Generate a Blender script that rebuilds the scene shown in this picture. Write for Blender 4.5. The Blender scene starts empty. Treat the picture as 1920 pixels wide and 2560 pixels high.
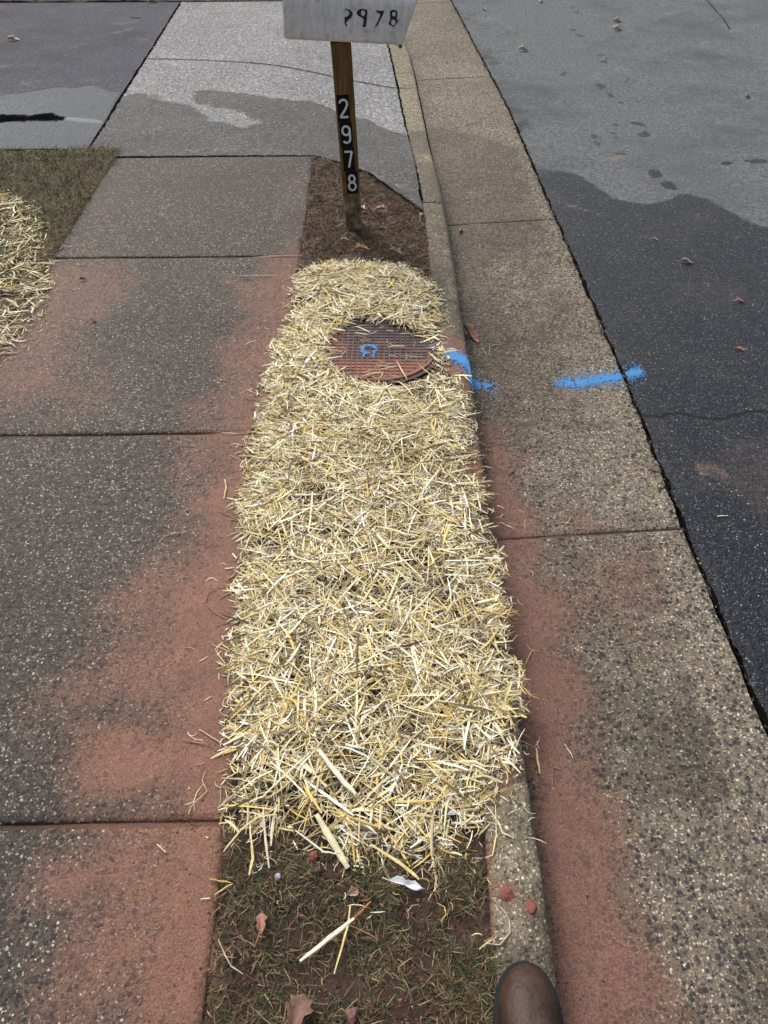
import bpy, bmesh, math, random
import numpy as np
from mathutils import Vector
sc = bpy.context.scene
rng = np.random.default_rng(7); random.seed(7)

# ------------------------------------------------------------ camera, sky, sun
F = 1850.0; TH = math.radians(45.46); H = 1.65; YAW = math.atan(46*math.cos(TH)/F)
cd = bpy.data.cameras.new('camera'); cam = bpy.data.objects.new('camera', cd)
sc.collection.objects.link(cam); sc.camera = cam
cam.location = (0, 0, H); cam.rotation_euler = (math.pi/2-TH, 0, -YAW)
cd.sensor_fit = 'VERTICAL'; cd.sensor_height = 24; cd.sensor_width = 18; cd.lens = F/2560*24
cd.clip_start = .02; cd.clip_end = 2000
SUN_EL, SUN_AZ = math.radians(52), math.radians(-35)      # azimuth from +Y towards +X
w = bpy.data.worlds.new('World'); sc.world = w; w.use_nodes = True
nt = w.node_tree; bg = nt.nodes['Background']
sky = nt.nodes.new('ShaderNodeTexSky'); sky.sky_type = 'NISHITA'; sky.sun_disc = False
sky.sun_elevation = SUN_EL; sky.sun_rotation = SUN_AZ; sky.dust_density = 6; sky.air_density = 1.0; sky.ozone_density = .6
hs = nt.nodes.new('ShaderNodeHueSaturation'); hs.inputs['Saturation'].default_value = .6
nt.links.new(sky.outputs[0], hs.inputs['Color']); nt.links.new(hs.outputs[0], bg.inputs[0]); bg.inputs[1].default_value = .145
sd = bpy.data.lights.new('sun', 'SUN'); sd.energy = 1.3; sd.angle = math.radians(22); sd.color = (1, .98, .95)
so = bpy.data.objects.new('sun', sd); sc.collection.objects.link(so); so.location = (0, 0, 20)
so.rotation_euler = (math.pi/2-SUN_EL, 0, math.pi-SUN_AZ)
sc.view_settings.view_transform = 'Standard'; sc.view_settings.look = 'None'
sc.view_settings.gamma = 1; sc.view_settings.use_curve_mapping = False
sc.view_settings.exposure = 0.42

# ------------------------------------------------------------ helpers
S = 1920/1659
def G(x, y, z=0.):
    """point of the ground plane z seen at photo position x, y (photo 1659 wide)"""
    X = (x*S-960)/F; Y = -(y*S-1280)/F
    c, s = math.cos(TH), math.sin(TH)
    dx, dy, dz = X, c+Y*s, -s+Y*c
    cy, sy = math.cos(YAW), math.sin(YAW)
    t = (z-H)/dz
    return ((dx*cy+dy*sy)*t, (-dx*sy+dy*cy)*t)
def GP(p, z=0.): return np.array([G(a, b, z) for a, b in p])

def _h(ix, iy, s):
    n = (ix.astype(np.int64)*374761393 + iy.astype(np.int64)*668265263 + s*974634777) & 0xffffffff
    n = ((n ^ (n >> 13))*1274126177) & 0xffffffff
    return ((n ^ (n >> 16)) & 0xffff)/65535.
def vnoise(x, y, s=0):
    ix = np.floor(x); iy = np.floor(y); fx = x-ix; fy = y-iy
    fx = fx*fx*(3-2*fx); fy = fy*fy*(3-2*fy)
    a = _h(ix, iy, s); b = _h(ix+1, iy, s); c = _h(ix, iy+1, s); d = _h(ix+1, iy+1, s)
    return (a*(1-fx)+b*fx)*(1-fy)+(c*(1-fx)+d*fx)*fy
def fbm(x, y, sc_=1., o=4, s=0):
    r = 0; a = .5; t = 0
    for k in range(o):
        r = r + a*vnoise(x*sc_+k*17.3, y*sc_+k*9.1, s+k); t += a; a *= .5; sc_ *= 2.07
    return r/t                                             # 0..1
def sdf(P, px, py):
    """signed distance to a polygon, positive inside"""
    P = np.asarray(P); d = np.full(px.shape, 1e9); ins = np.zeros(px.shape, bool)
    for i in range(len(P)):
        x0, y0 = P[i-1]; x1, y1 = P[i]
        ex, ey = x1-x0, y1-y0; l = ex*ex+ey*ey+1e-12
        t = np.clip(((px-x0)*ex+(py-y0)*ey)/l, 0, 1)
        d = np.minimum(d, np.hypot(px-x0-t*ex, py-y0-t*ey))
        c = ((y0 > py) != (y1 > py)); xi = x0+(py-y0)*ex/(ey if abs(ey) > 1e-12 else 1e-12)
        ins ^= (c & (px < xi))
    return np.where(ins, d, -d)
def ss(a, b, x):
    t = np.clip((x-a)/(b-a), 0, 1); return t*t*(3-2*t)

def mesh_np(name, V, Fq, mat, parent=None, attrs=None, col=None, smooth=False, loc=None):
    me = bpy.data.meshes.new(name); V = np.asarray(V, np.float32); Fq = np.asarray(Fq, np.int32)
    me.vertices.add(len(V)); me.vertices.foreach_set('co', V.ravel())
    k = Fq.shape[1]
    me.loops.add(Fq.size); me.loops.foreach_set('vertex_index', Fq.ravel())
    me.polygons.add(len(Fq)); me.polygons.foreach_set('loop_start', np.arange(0, Fq.size, k, dtype=np.int32))
    if smooth: me.polygons.foreach_set('use_smooth', np.ones(len(Fq), bool))
    me.update(calc_edges=True); me.validate()
    for n, a in (attrs or {}).items():
        at = me.attributes.new(n, 'FLOAT', 'POINT'); at.data.foreach_set('value', np.asarray(a, np.float32).ravel())
    if col is not None:
        at = me.attributes.new('col', 'FLOAT_COLOR', 'POINT')
        c4 = np.ones((len(V), 4), np.float32); c4[:, :3] = col; at.data.foreach_set('color', c4.ravel())
    me.materials.append(mat)
    o = bpy.data.objects.new(name, me); sc.collection.objects.link(o)
    if parent: o.parent = parent
    if loc: o.location = loc
    return o
def bm_obj(name, bm, mat, parent=None, smooth=False, col=None):
    me = bpy.data.meshes.new(name); bm.normal_update(); bm.to_mesh(me); bm.free()
    if smooth:
        for p in me.polygons: p.use_smooth = True
    me.materials.append(mat)
    if col is not None:
        at = me.attributes.new('col', 'FLOAT_COLOR', 'POINT')
        for i in range(len(me.vertices)): at.data[i].color = (*col, 1)
    o = bpy.data.objects.new(name, me); sc.collection.objects.link(o)
    if parent: o.parent = parent
    return o
def tag(o, label, cat=None, group=None, kind=None):
    if label: o['label'] = label
    if cat: o['category'] = cat
    if group: o['group'] = group
    if kind: o['kind'] = kind
    return o
def empty(name, loc=(0, 0, 0), rot=(0, 0, 0)):
    o = bpy.data.objects.new(name, None); sc.collection.objects.link(o)
    o.location = loc; o.rotation_euler = rot; o.empty_display_size = .1; return o
def grid_faces(nx, ny, off=0):
    i, j = np.meshgrid(np.arange(nx-1), np.arange(ny-1)); a = (j*nx+i).ravel()+off
    return np.stack([a, a+1, a+nx+1, a+nx], 1)
def axis(a, b, fa, fb, f, c):
    """steps f inside fa..fb, c outside"""
    r = []
    if a < fa: r += list(np.linspace(a, fa, max(2, int((fa-a)/c)+1))[:-1])
    r += list(np.linspace(max(a, fa), min(b, fb), int((min(b, fb)-max(a, fa))/f)+1))
    if b > fb: r += list(np.linspace(fb, b, max(2, int((b-fb)/c)+1))[1:])
    return np.array(r)

# ------------------------------------------------------------ materials
class N:
    def __init__(s, name):
        s.m = bpy.data.materials.new(name); s.m.use_nodes = True; s.t = s.m.node_tree
        s.b = s.t.nodes['Principled BSDF']; s.tc = s.t.nodes.new('ShaderNodeTexCoord').outputs['Object']
    def n(s, k, **kw):
        x = s.t.nodes.new(k)
        for a, v in kw.items(): setattr(x, a, v)
        return x
    def put(s, sock, v):
        if isinstance(v, bpy.types.NodeSocket): s.t.links.new(v, sock)
        elif v is not None:
            if isinstance(v, (tuple, list)) and len(v) == 3 and len(sock.default_value) == 4: v = (*v, 1)
            sock.default_value = v
    def math(s, op, a, b=None, c=None, clamp=False):
        x = s.n('ShaderNodeMath', operation=op, use_clamp=clamp)
        for i, v in enumerate((a, b, c)): s.put(x.inputs[i], v)
        return x.outputs[0]
    def mix(s, f, a, b, bt='MIX'):
        x = s.n('ShaderNodeMix', data_type='RGBA', blend_type=bt)
        s.put(x.inputs[0], f); s.put(x.inputs[6], a); s.put(x.inputs[7], b); return x.outputs[2]
    def noise(s, scale, detail=4, rough=.5, vec=None, out=0):
        x = s.n('ShaderNodeTexNoise'); s.put(x.inputs['Vector'], vec or s.tc)
        x.inputs['Scale'].default_value = scale; x.inputs['Detail'].default_value = detail; x.inputs['Roughness'].default_value = rough
        return x.outputs[out]
    def vor(s, scale, rand=1., vec=None, feature='F1'):
        x = s.n('ShaderNodeTexVoronoi', feature=feature); s.put(x.inputs['Vector'], vec or s.tc)
        x.inputs['Scale'].default_value = scale; x.inputs['Randomness'].default_value = rand
        return x
    def smooth(s, v, a, b, lo=0., hi=1.):
        x = s.n('ShaderNodeMapRange', interpolation_type='SMOOTHSTEP'); s.put(x.inputs[0], v)
        for i, q in zip((1, 2, 3, 4), (a, b, lo, hi)): s.put(x.inputs[i], q)
        return x.outputs[0]
    def ramp(s, v, stops, const=False):
        x = s.n('ShaderNodeValToRGB'); s.put(x.inputs[0], v); e = x.color_ramp.elements
        if const: x.color_ramp.interpolation = 'CONSTANT'
        while len(e) < len(stops): e.new(.5)
        for k, (p, c) in enumerate(stops): e[k].position = p; e[k].color = (*c, 1)
        return x.outputs[0]
    def sep(s, c):
        x = s.n('ShaderNodeSeparateColor'); s.put(x.inputs[0], c); return x.outputs
    def attr(s, name, vec=False):
        x = s.n('ShaderNodeAttribute', attribute_name=name); return x.outputs['Color'] if vec else x.outputs['Fac']
    def bump(s, h, strength=.5, dist=.003, nrm=None):
        x = s.n('ShaderNodeBump'); x.inputs['Strength'].default_value = strength; x.inputs['Distance'].default_value = dist
        s.put(x.inputs['Height'], h)
        if nrm: s.put(x.inputs['Normal'], nrm)
        return x.outputs[0]
    def out(s, col, rough=.8, nrm=None, spec=None):
        s.put(s.b.inputs['Base Color'], col); s.put(s.b.inputs['Roughness'], rough)
        if nrm: s.put(s.b.inputs['Normal'], nrm)
        if spec is not None: s.put(s.b.inputs['Specular IOR Level'], spec)
        return s.m

MUD = (.245, .122, .080); MUD2 = (.168, .087, .061)
def aggregate(name, grains, gscale, matrix, dark, dscale, damount, dcol2=None, muddy=MUD, wetmul=.5, big=(.8, 1.15), rough=.85, wetrough=.42, streak=0.):
    k = N(name)
    warp = k.n('ShaderNodeVectorMath', operation='MULTIPLY_ADD')
    k.put(warp.inputs[0], k.noise(110, 3, .6, out=1)); warp.inputs[1].default_value = (.011, .011, .011); k.put(warp.inputs[2], k.tc)
    v1 = k.vor(gscale, vec=warp.outputs[0]); r1 = k.sep(v1.outputs['Color'])
    gcol = k.ramp(r1[0], grains)
    gmask = k.math('MULTIPLY', k.smooth(v1.outputs['Distance'], .42, .6, 1, 0), k.smooth(r1[1], .1, .2))
    c = k.mix(gmask, k.mix(k.noise(9, 5, .6), matrix, tuple(q*.72 for q in matrix)), gcol)
    v2 = k.vor(dscale, vec=warp.outputs[0]); r2 = k.sep(v2.outputs['Color'])
    area = k.math('ADD', k.noise(3.2, 3), -.5)
    thr = k.math('SUBTRACT', 1-damount, k.math('MULTIPLY', area, .7))
    sel = k.smooth(r2[0], thr, k.math('ADD', thr, .03))
    siz = k.math('MULTIPLY_ADD', r2[1], .25, .27)
    dm = k.math('MULTIPLY', sel, k.smooth(v2.outputs['Distance'], siz, k.math('ADD', siz, .08), 1, 0))
    c = k.mix(k.math('MULTIPLY', dm, .88), c, k.mix(r2[2], dark, dcol2 or tuple(q*1.9 for q in dark)))
    # bright quartz flecks
    v3 = k.vor(gscale*.8); r3 = k.sep(v3.outputs['Color'])
    fl = k.math('MULTIPLY', k.smooth(r3[0], .90, .91), k.smooth(v3.outputs['Distance'], k.math('MULTIPLY', r3[2], .3), k.math('MULTIPLY_ADD', r3[2], .3, .1), 1, 0))
    c = k.mix(fl, c, k.mix(r3[1], (.22, .17, .11), (.56, .51, .41)))
    c = k.mix(1., c, k.ramp(k.noise(1.7, 5, .6), [(.3, (big[0],)*3), (.7, (big[1],)*3)]), 'MULTIPLY')
    c = k.mix(1., c, k.ramp(k.noise(48, 9, .82), [(.38, (.62,)*3), (.62, (1.38,)*3)]), 'MULTIPLY')
    # wet
    wn = k.math('ADD', k.attr('wet'), k.math('MULTIPLY', k.math('SUBTRACT', k.noise(12, 9, .8), .5), 1.5))
    wet = k.smooth(wn, .38, .62)
    c = k.mix(wet, c, k.mix(1., c, (wetmul, wetmul*.97, wetmul*.95), 'MULTIPLY'))
    # mud film: thins out over proud stones
    m0 = k.attr('mud')
    mn = k.math('ADD', m0, k.math('MULTIPLY', k.math('SUBTRACT', k.noise(14, 6, .7), .5), .42))
    mn = k.math('ADD', mn, k.math('MULTIPLY', k.math('SUBTRACT', k.noise(160, 3, .6), .5), .35))
    mn = k.math('SUBTRACT', mn, k.math('MULTIPLY', k.math('MAXIMUM', gmask, dm), .16))
    if streak:
        mp = k.n('ShaderNodeMapping'); mp.inputs['Scale'].default_value = (34, 4, 1); k.put(mp.inputs[0], k.tc)
        mn = k.math('ADD', mn, k.math('MULTIPLY', k.math('SUBTRACT', k.noise(1., 7, .7, mp.outputs[0]), .5), streak))
    mn = k.math('ADD', mn, k.math('MULTIPLY', k.math('SUBTRACT', k.noise(4, 5, .6), .5), .32))
    mm = k.math('MULTIPLY', k.smooth(mn, .05, .76), k.smooth(m0, .01, .15))
    mcol = k.mix(k.smooth(k.noise(7, 6, .7), .3, .7), muddy, MUD2)
    mcol = k.mix(k.smooth(k.noise(230, 4, .7), .4, .6), mcol, k.mix(1., mcol, (.62, .58, .56), 'MULTIPLY'))
    mcol = k.mix(k.math('MULTIPLY', dm, .35), mcol, (.07, .045, .045))
    fl2 = k.math('MULTIPLY', k.smooth(r3[0], .9, .92), k.smooth(v3.outputs['Distance'], .15, .26, 1, 0))
    mcol = k.mix(k.math('MULTIPLY', fl2, .55), mcol, (.45, .3, .2))
    c = k.mix(mm, c, mcol)
    h = k.math('ADD', k.math('MULTIPLY', gmask, .6), k.math('MULTIPLY', dm, .5))
    h = k.math('ADD', k.math('MULTIPLY', h, k.math('SUBTRACT', 1., k.math('MULTIPLY', mm, .8))), k.math('MULTIPLY', k.noise(120, 4, .7), .5))
    nr = k.bump(h, .8, .004)
    nr = k.bump(k.noise(16, 4, .6), .25, .012, nr)
    rr = k.math('SUBTRACT', rough, k.math('MULTIPLY', k.math('MAXIMUM', wet, k.math('MULTIPLY', mm, .6)), rough-wetrough))
    return k.out(c, rr, nr, .22)

M = {}
M['walk'] = aggregate('exposed_aggregate_walk', [(0, (.014, .015, .017)), (.35, (.05, .044, .038)), (.65, (.115, .098, .076)), (.88, (.23, .20, .155)), (1, (.52, .48, .40))], 180,
                      (.060, .052, .045), (.012, .014, .018), 85, .30, (.04, .04, .046), wetmul=.85, wetrough=.6, streak=.55)
M['gutter'] = aggregate('pebbled_gutter_concrete', [(0, (.035, .034, .03)), (.25, (.13, .110, .08)), (.6, (.235, .20, .145)), (.88, (.37, .325, .245)), (1, (.58, .53, .43))], 170,
                      (.17, .143, .106), (.020, .025, .030), 86, .56, (.06, .063, .066), wetmul=.58, wetrough=.62, streak=.7, muddy=(.212, .114, .086), big=(.78, 1.2))
M['kerb'] = aggregate('kerb_concrete', [(0, (.06, .055, .04)), (.5, (.24, .205, .14)), (.9, (.42, .37, .26)), (1, (.7, .65, .5))], 150,
                      (.22, .19, .135), (.05, .05, .045), 95, .25, (.12, .11, .09), wetmul=.5, wetrough=.6)
M['apron'] = aggregate('apron_concrete', [(0, (.07, .072, .078)), (.4, (.19, .192, .195)), (.85, (.34, .34, .33)), (1, (.62, .62, .6))], 95,
                       (.22, .225, .225), (.07, .075, .085), 62, .35, (.13, .13, .14), wetmul=.36, wetrough=.7, big=(.85, 1.12))

def asphalt(name, base, dry, stone, wetmul_rough=.38, puddle=False):
    k = N(name)
    v = k.vor(150); r = k.sep(v.outputs['Color'])
    g = k.smooth(v.outputs['Distance'], .2, .6, 1, 0)
    wn = k.math('ADD', k.attr('wet'), k.math('MULTIPLY', k.math('SUBTRACT', k.noise(7, 10, .8), .5), 1.6))
    wet = k.smooth(wn, .40, .60)
    d = k.mix(k.math('MULTIPLY', k.smooth(r[0], .3, 1), g), dry, tuple(q*1.7 for q in dry))
    d = k.mix(1., d, k.ramp(k.noise(42, 9, .85), [(.4, (.5,)*3), (.6, (1.5,)*3)]), 'MULTIPLY')
    d = k.mix(k.smooth(k.noise(.9, 6, .65), .45, .7), d, tuple(q*.68 for q in dry))
    d = k.mix(k.math('MULTIPLY', k.smooth(k.noise(3.5, 7, .75), .53, .72), .45), d, (.205, .21, .195))
    b = k.mix(k.math('MULTIPLY', k.smooth(r[0], .55, 1), g), base, stone)
    b = k.mix(k.math('MULTIPLY', k.smooth(k.noise(2.4, 7, .7), .48, .72), .6), b, (.055, .045, .04))
    b = k.mix(1., b, k.ramp(k.noise(60, 8, .8), [(.4, (.5,)*3), (.6, (1.8,)*3)]), 'MULTIPLY')
    c = k.mix(wet, d, b)
    mm = k.math('MULTIPLY', k.smooth(k.math('ADD', k.attr('mud'), k.math('MULTIPLY', k.math('SUBTRACT', k.noise(30, 6, .7), .5), .6)), .35, .7), .65)
    c = k.mix(mm, c, (.25, .15, .11))
    fl = k.math('MULTIPLY', k.smooth(r[1], .985, .99), g); c = k.mix(fl, c, (.4, .4, .4))
    # cracks: signed-distance attributes wiggled by fine noise
    cr = k.math('ABSOLUTE', k.math('ADD', k.attr('crack'), k.math('MULTIPLY', k.math('SUBTRACT', k.noise(26, 5, .7), .5), .05)))
    if puddle: c = k.mix(k.smooth(k.math('ADD', k.attr('black'), k.math('MULTIPLY', k.math('SUBTRACT', k.noise(13, 7, .85), .5), 1.8)), .25, 1.0), c, (.004, .004, .005))  # dark reflection in the puddle, painted into the base colour
    cm = k.smooth(cr, k.attr('crackw'), k.math('ADD', k.attr('crackw'), .004), 1, 0)
    c = k.mix(cm, c, (.006, .006, .007))
    h = k.math('ADD', k.math('MULTIPLY', g, .9), k.math('MULTIPLY', k.noise(210, 3, .7), .35))
    h = k.math('SUBTRACT', h, k.math('MULTIPLY', cm, 2.5))
    nr = k.bump(h, .8, .0045)
    if puddle:
        pd = k.smooth(k.attr('puddle'), .4, .6); nr2 = k.bump(k.noise(20, 3), .05, .01)
        mixn = k.n('ShaderNodeMix', data_type='VECTOR'); k.put(mixn.inputs[0], k.math('MULTIPLY', pd, .93)); k.put(mixn.inputs[4], nr); k.put(mixn.inputs[5], nr2)
        nr = mixn.outputs[1]
        rr = k.math('SUBTRACT', .85, k.math('ADD', k.math('MULTIPLY', wet, .4), k.math('MULTIPLY', pd, .38)))
    else:
        rr = k.math('SUBTRACT', .9, k.math('MULTIPLY', wet, .9-wetmul_rough))
    sp = k.math('MULTIPLY_ADD', k.smooth(k.math('ADD', k.attr('black'), k.math('MULTIPLY', k.math('SUBTRACT', k.noise(13, 7, .85), .5), 2.2)), .4, .6), -.22, .22) if puddle else .22  # gloss taken away where the dark reflection is painted
    return k.out(c, rr, nr, sp)
M['road'] = asphalt('street_asphalt', (.011, .0135, .018), (.102, .112, .116), (.12, .125, .14), .55)
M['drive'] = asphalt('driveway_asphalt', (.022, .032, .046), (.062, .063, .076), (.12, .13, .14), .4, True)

def dirt(name, c1, c2, c3, rough=.75):
    k = N(name)
    c = k.mix(k.smooth(k.noise(11, 6, .65), .35, .65), c1, c2)
    c = k.mix(k.smooth(k.noise(45, 5, .7), .5, .72), c, c3)
    c = k.mix(k.attr('mud'), c, k.mix(k.noise(30, 4), MUD, MUD2))
    h = k.noise(70, 8, .75)
    return k.out(c, rough, k.bump(h, .9, .012), .4)
M['soil'] = dirt('wet_clay_soil', (.040, .022, .014), (.075, .038, .026), (.018, .011, .008), .6)
M['lawn'] = dirt('lawn_soil', (.042, .030, .016), (.055, .036, .02), (.02, .015, .009), .8)

k = N('plant_fibre'); cc = k.attr('col', True)
cc = k.mix(1., cc, k.ramp(k.noise(300, 3, .6), [(.3, (.78,)*3), (.7, (1.12,)*3)]), 'MULTIPLY')
M['fibre'] = k.out(cc, .6, None, .15)
k = N('leaf_tissue'); cc = k.attr('col', True)
cc = k.mix(k.smooth(k.noise(70, 5, .7), .45, .7), cc, k.mix(1., cc, (.55, .48, .42), 'MULTIPLY'))
M['leaf'] = k.out(cc, .6, k.bump(k.noise(120, 3), .4, .002), .35)
def plain(name, c, rough=.6, var=.25, nscale=40, b=.3, bd=.002, metallic=0, spec=.5):
    k = N(name); x = k.mix(k.noise(nscale, 5, .6), c, tuple(q*(1-var) for q in c))
    m = k.out(x, rough, k.bump(k.noise(nscale*3, 4, .6), b, bd), spec); k.b.inputs['Metallic'].default_value = metallic; return m
M['blue'] = plain('blue_marking_paint', (.06, .29, .66), .7, .4, 300)
M['crack'] = plain('dark_joint_grit', (.012, .010, .009), .95, .5, 200, 1., .006, spec=.0)
M['clay'] = plain('red_clay', (.25, .07, .04), .55, .45, 60, .8, .006)
M['clod'] = plain('brown_clod', (.07, .034, .025), .6, .4, 50, .8, .005)
M['black_plate'] = plain('black_vinyl', (.006, .007, .009), .6, .2, 60, .1, spec=.12)
M['digit'] = plain('white_numeral', (.62, .66, .7), .45, .12, 80, .1)
M['black_digit'] = plain('black_weathered_sticker', (.009, .008, .009), .45, .2, 60, .1)
M['white_scrap'] = plain('white_plastic_scrap', (.75, .77, .8), .4, .15, 90, .4)
M['dark_metal'] = plain('dark_fitting', (.06, .055, .05), .6, .3, 60)
M['floor_gap'] = M['crack']

# ------------------------------------------------------------ edges of the street
def tab(ys, xs): return lambda y: np.interp(y, ys, xs)
soil_e = tab([-3, .28, .60, 1.35, 2.2, 3.1, 3.8, 5.2, 7.0, 9.5, 14, 30], [.215, .216, .232, .262, .275, .268, .276, .243, .181, .05, -.3, -2.5])
kerb_e = tab([-3, .28, 1.2, 2.2, 3.6, 4.2, 6.6, 7.1, 9.5, 14, 30], [.345, .346, .354, .378, .392, .39, .353, .335, .20, -.15, -2.35])
road_e = tab([-3, .88, 1.6, 2.5, 3.9, 5.7, 9.3, 14, 30], [1.0, 1.0, 1.0, 1.013, 1.0, .99, .85, .5, -1.7])
def zk(y): return -.075*ss(3.95, 5.2, y) + .075*ss(10, 11.2, y)          # kerb dropped at the driveway
WL, WR = -1.51, -.335                                                   # sidewalk
AY0, AY1 = 4.60, 8.62                                                   # driveway apron along the street

# mud on the walkway
def field(polys, X, Y):
    f = np.zeros(X.shape)
    for P, soft, amp in polys:
        f = np.maximum(f, amp*ss(-soft*1.7, soft*1.5, sdf(P, X, Y)+(fbm(X, Y, 6, 3, 44)-.5)*soft*1.6))
    return f
walk_mud = [
 (GP([(672, 380), (640, 380), (630, 470), (600, 540), (560, 575), (520, 640), (540, 690), (470, 770), (450, 850), (400, 940), (385, 1060), (390, 1130), (350, 1200), (260, 1245),
      (205, 1300), (190, 1400), (170, 1450), (95, 1500), (110, 1560), (215, 1540), (290, 1640), (250, 1690), (170, 1690), (130, 1740), (95, 1840),
      (60, 1900), (45, 1970), (85, 2050), (60, 2150), (20, 2260), (460, 2260), (520, 1790), (540, 1500), (580, 1000), (700, 640)]), .10, .62),
 (GP([(660, 540), (610, 600), (590, 700), (545, 800), (500, 900), (440, 1000), (420, 1250), (330, 1330), (380, 1500), (330, 1600), (350, 1780), (230, 1900), (280, 2100), (250, 2260), (480, 2260), (560, 1500), (600, 1000), (700, 700)]), .12, .95),
 (GP([(150, 1560), (280, 1540), (420, 1560), (420, 1700), (250, 1760), (140, 1740)]), .06, .8),
 (GP([(90, 1850), (180, 1830), (330, 1810), (330, 1950), (130, 1990), (60, 1960)]), .06, .8),
 (GP([(105, 560), (260, 550), (330, 600), (260, 650), (180, 760), (230, 860), (120, 900), (0, 880), (-80, 860), (-60, 640)]), .16, .50),
 (GP([(490, 600), (560, 615), (600, 640), (520, 650)]), .05, .6), (GP([(30, 735), (80, 735), (100, 755), (50, 760)]), .03, .6),
 (GP([(200, 470), (240, 450), (225, 520), (150, 560), (120, 560)]), .08, .45),
]
def walk_z(X, Y): return (fbm(X, Y, 2.2, 3, 5)-.5)*.006
def slab(x0, x1, y0, y1, f, zf, thick=.09, rnd=.007):
    xs = np.concatenate([[x0, x0], axis(x0+.004, x1-.004, x0, x1, f, .2), [x1, x1]])
    ys = np.concatenate([[y0, y0], axis(y0+.004, y1-.004, y0, y1, f, .2), [y1, y1]])
    X, Y = np.meshgrid(xs, ys)
    d = np.minimum(np.minimum(X-x0, x1-X), np.minimum(Y-y0, y1-Y))
    Z = zf(X, Y) - rnd*(1-np.clip(d/.008, 0, 1))**2
    b = np.zeros(X.shape, bool); b[0, :] = b[-1, :] = True; b[:, 0] = b[:, -1] = True
    Z = np.where(b, -thick, Z)
    return X, Y, Z
def multi(name, parts, mat, attrfun, smooth=True):
    Vs, Fs, off = [], [], 0
    for X, Y, Z in parts:
        Vs.append(np.stack([X.ravel(), Y.ravel(), Z.ravel()], 1)); Fs.append(grid_faces(X.shape[1], X.shape[0], off)); off += X.size
    V = np.concatenate(Vs)
    return mesh_np(name, V, np.concatenate(Fs), mat, attrs=attrfun(V[:, 0], V[:, 1]), smooth=smooth)
jy = [-4.8, -3.4, -2.03, -.67, .666, 2.02, 3.337, AY0]
parts = []
for i in range(len(jy)-1):
    f = .014 if jy[i+1] > .1 and jy[i] > -.8 else .15
    g = .006
    parts.append(slab(WL, WR, jy[i]+g, jy[i+1]-g, f, walk_z))
for y0 in (8.66, 10.0, 11.35, 12.7, 14.05): parts.append(slab(WL, WR-.0, y0+.006, y0+1.344, .05, lambda X, Y: walk_z(X, Y)))
tag(multi('sidewalk', parts, M['walk'], lambda x, y: dict(
    mud=field(walk_mud, x, y)*(y < 4.6)*(1-.5*ss(3.2, 3.6, y)), wet=.9*ss(7.6, 6.6, y))), 'wet pebbled concrete sidewalk with red mud smeared along its street side', kind='structure')
# grit that has settled in the joints
def strip(name, x0, x1, y0, y1, z, mat, **a):
    X, Y = np.meshgrid(np.linspace(x0, x1, 40), np.linspace(y0, y1, 3))
    o = mesh_np(name, np.stack([X.ravel(), Y.ravel(), np.full(X.size, z)], 1), grid_faces(40, 3), mat,
                attrs={k_: np.full(X.size, v) if np.isscalar(v) else v(X.ravel(), Y.ravel()) for k_, v in a.items()})
    return o
jv = []; jf = []
for i, y in enumerate(jy[1:]+[8.66]):
    n = 80; xs = np.linspace(WL, WR, n)
    zz = -.011+.004*fbm(xs, xs*0+y, 8, 3, i) + (.009*ss(-.62, -.45, xs) if i in (4, 5) else 0)
    for s in (-.009, .009):
        jv.append(np.stack([xs, np.full(n, y+s), zz], 1))
    o = i*2*n; a = np.arange(n-1)+o; jf.append(np.stack([a, a+1, a+n+1, a+n], 1))
jv = np.concatenate(jv)
tag(mesh_np('joint_filling', jv, np.concatenate(jf), M['soil'], attrs=dict(mud=.15+.75*ss(-.95, -.45, jv[:, 0]))), 'dark grit and red mud in the sidewalk joints', kind='structure')

# ------------------------------------------------------------ apron
apron_wet = GP([(150, 360), (170, 300), (235, 212), (300, 203), (380, 222), (425, 240), (450, 262), (520, 272), (545, 262), (500, 240), (430, 222), (428, 196), (520, 200), (580, 212), (660, 212), (720, 222), (870, 262), (960, 280), (980, 420), (900, 460), (760, 400), (600, 360)])
flare = GP([(230, 322), (330, 322), (500, 316), (600, 318), (690, 328), (760, 352), (850, 382), (915, 412), (915, 440), (860, 410), (760, 372), (690, 350), (600, 340), (230, 342)])
cut = G(690, 343)                                             # soil corner cuts the apron
def apron_front(x): return np.interp(x, [WL, -.30, -.17, -.02, .28], [AY0, AY0, 4.47, 4.34, 3.80])
def apron_z(X, Y): return (zk(Y)-.002)*ss(-.9, .22, X)*ss(AY0-.4, AY0+.9, Y) + (zk(Y)-.002)*ss(.0, .24, X)*0 + (fbm(X, Y, 1.5, 2, 9)-.5)*.004
nx, ny = 110, 230
u = np.linspace(0, 1, nx); v = np.linspace(0, 1, ny)
U, Vv = np.meshgrid(u, v)
Yc = AY0 + Vv*(AY1-AY0); xl = np.interp(Yc, [AY0, 4.73, 6.2, 8.5, 9], [WL+.0, -1.70, -1.745, -1.815, -1.83]); xr = soil_e(Yc)
X = xl+U*(xr-.004-xl); Y0f = apron_front(X)+.008; Y = Y0f+Vv*(AY1-Y0f)
xr2 = soil_e(Y)-.004; xl2 = np.interp(Y, [AY0-1, AY0, 4.73, 6.2, 8.5, 9], [WL, WL, -1.70, -1.745, -1.815, -1.83]); X = xl2+U*(xr2-xl2)
Z = apron_z(X, Y); Z[0, :] -= .004; 
Zs = Z.copy(); Xs = np.vstack([X[:1], X]); Ys = np.vstack([Y[:1], Y]); Zs = np.vstack([Z[:1]*0-.1, Z])
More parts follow.
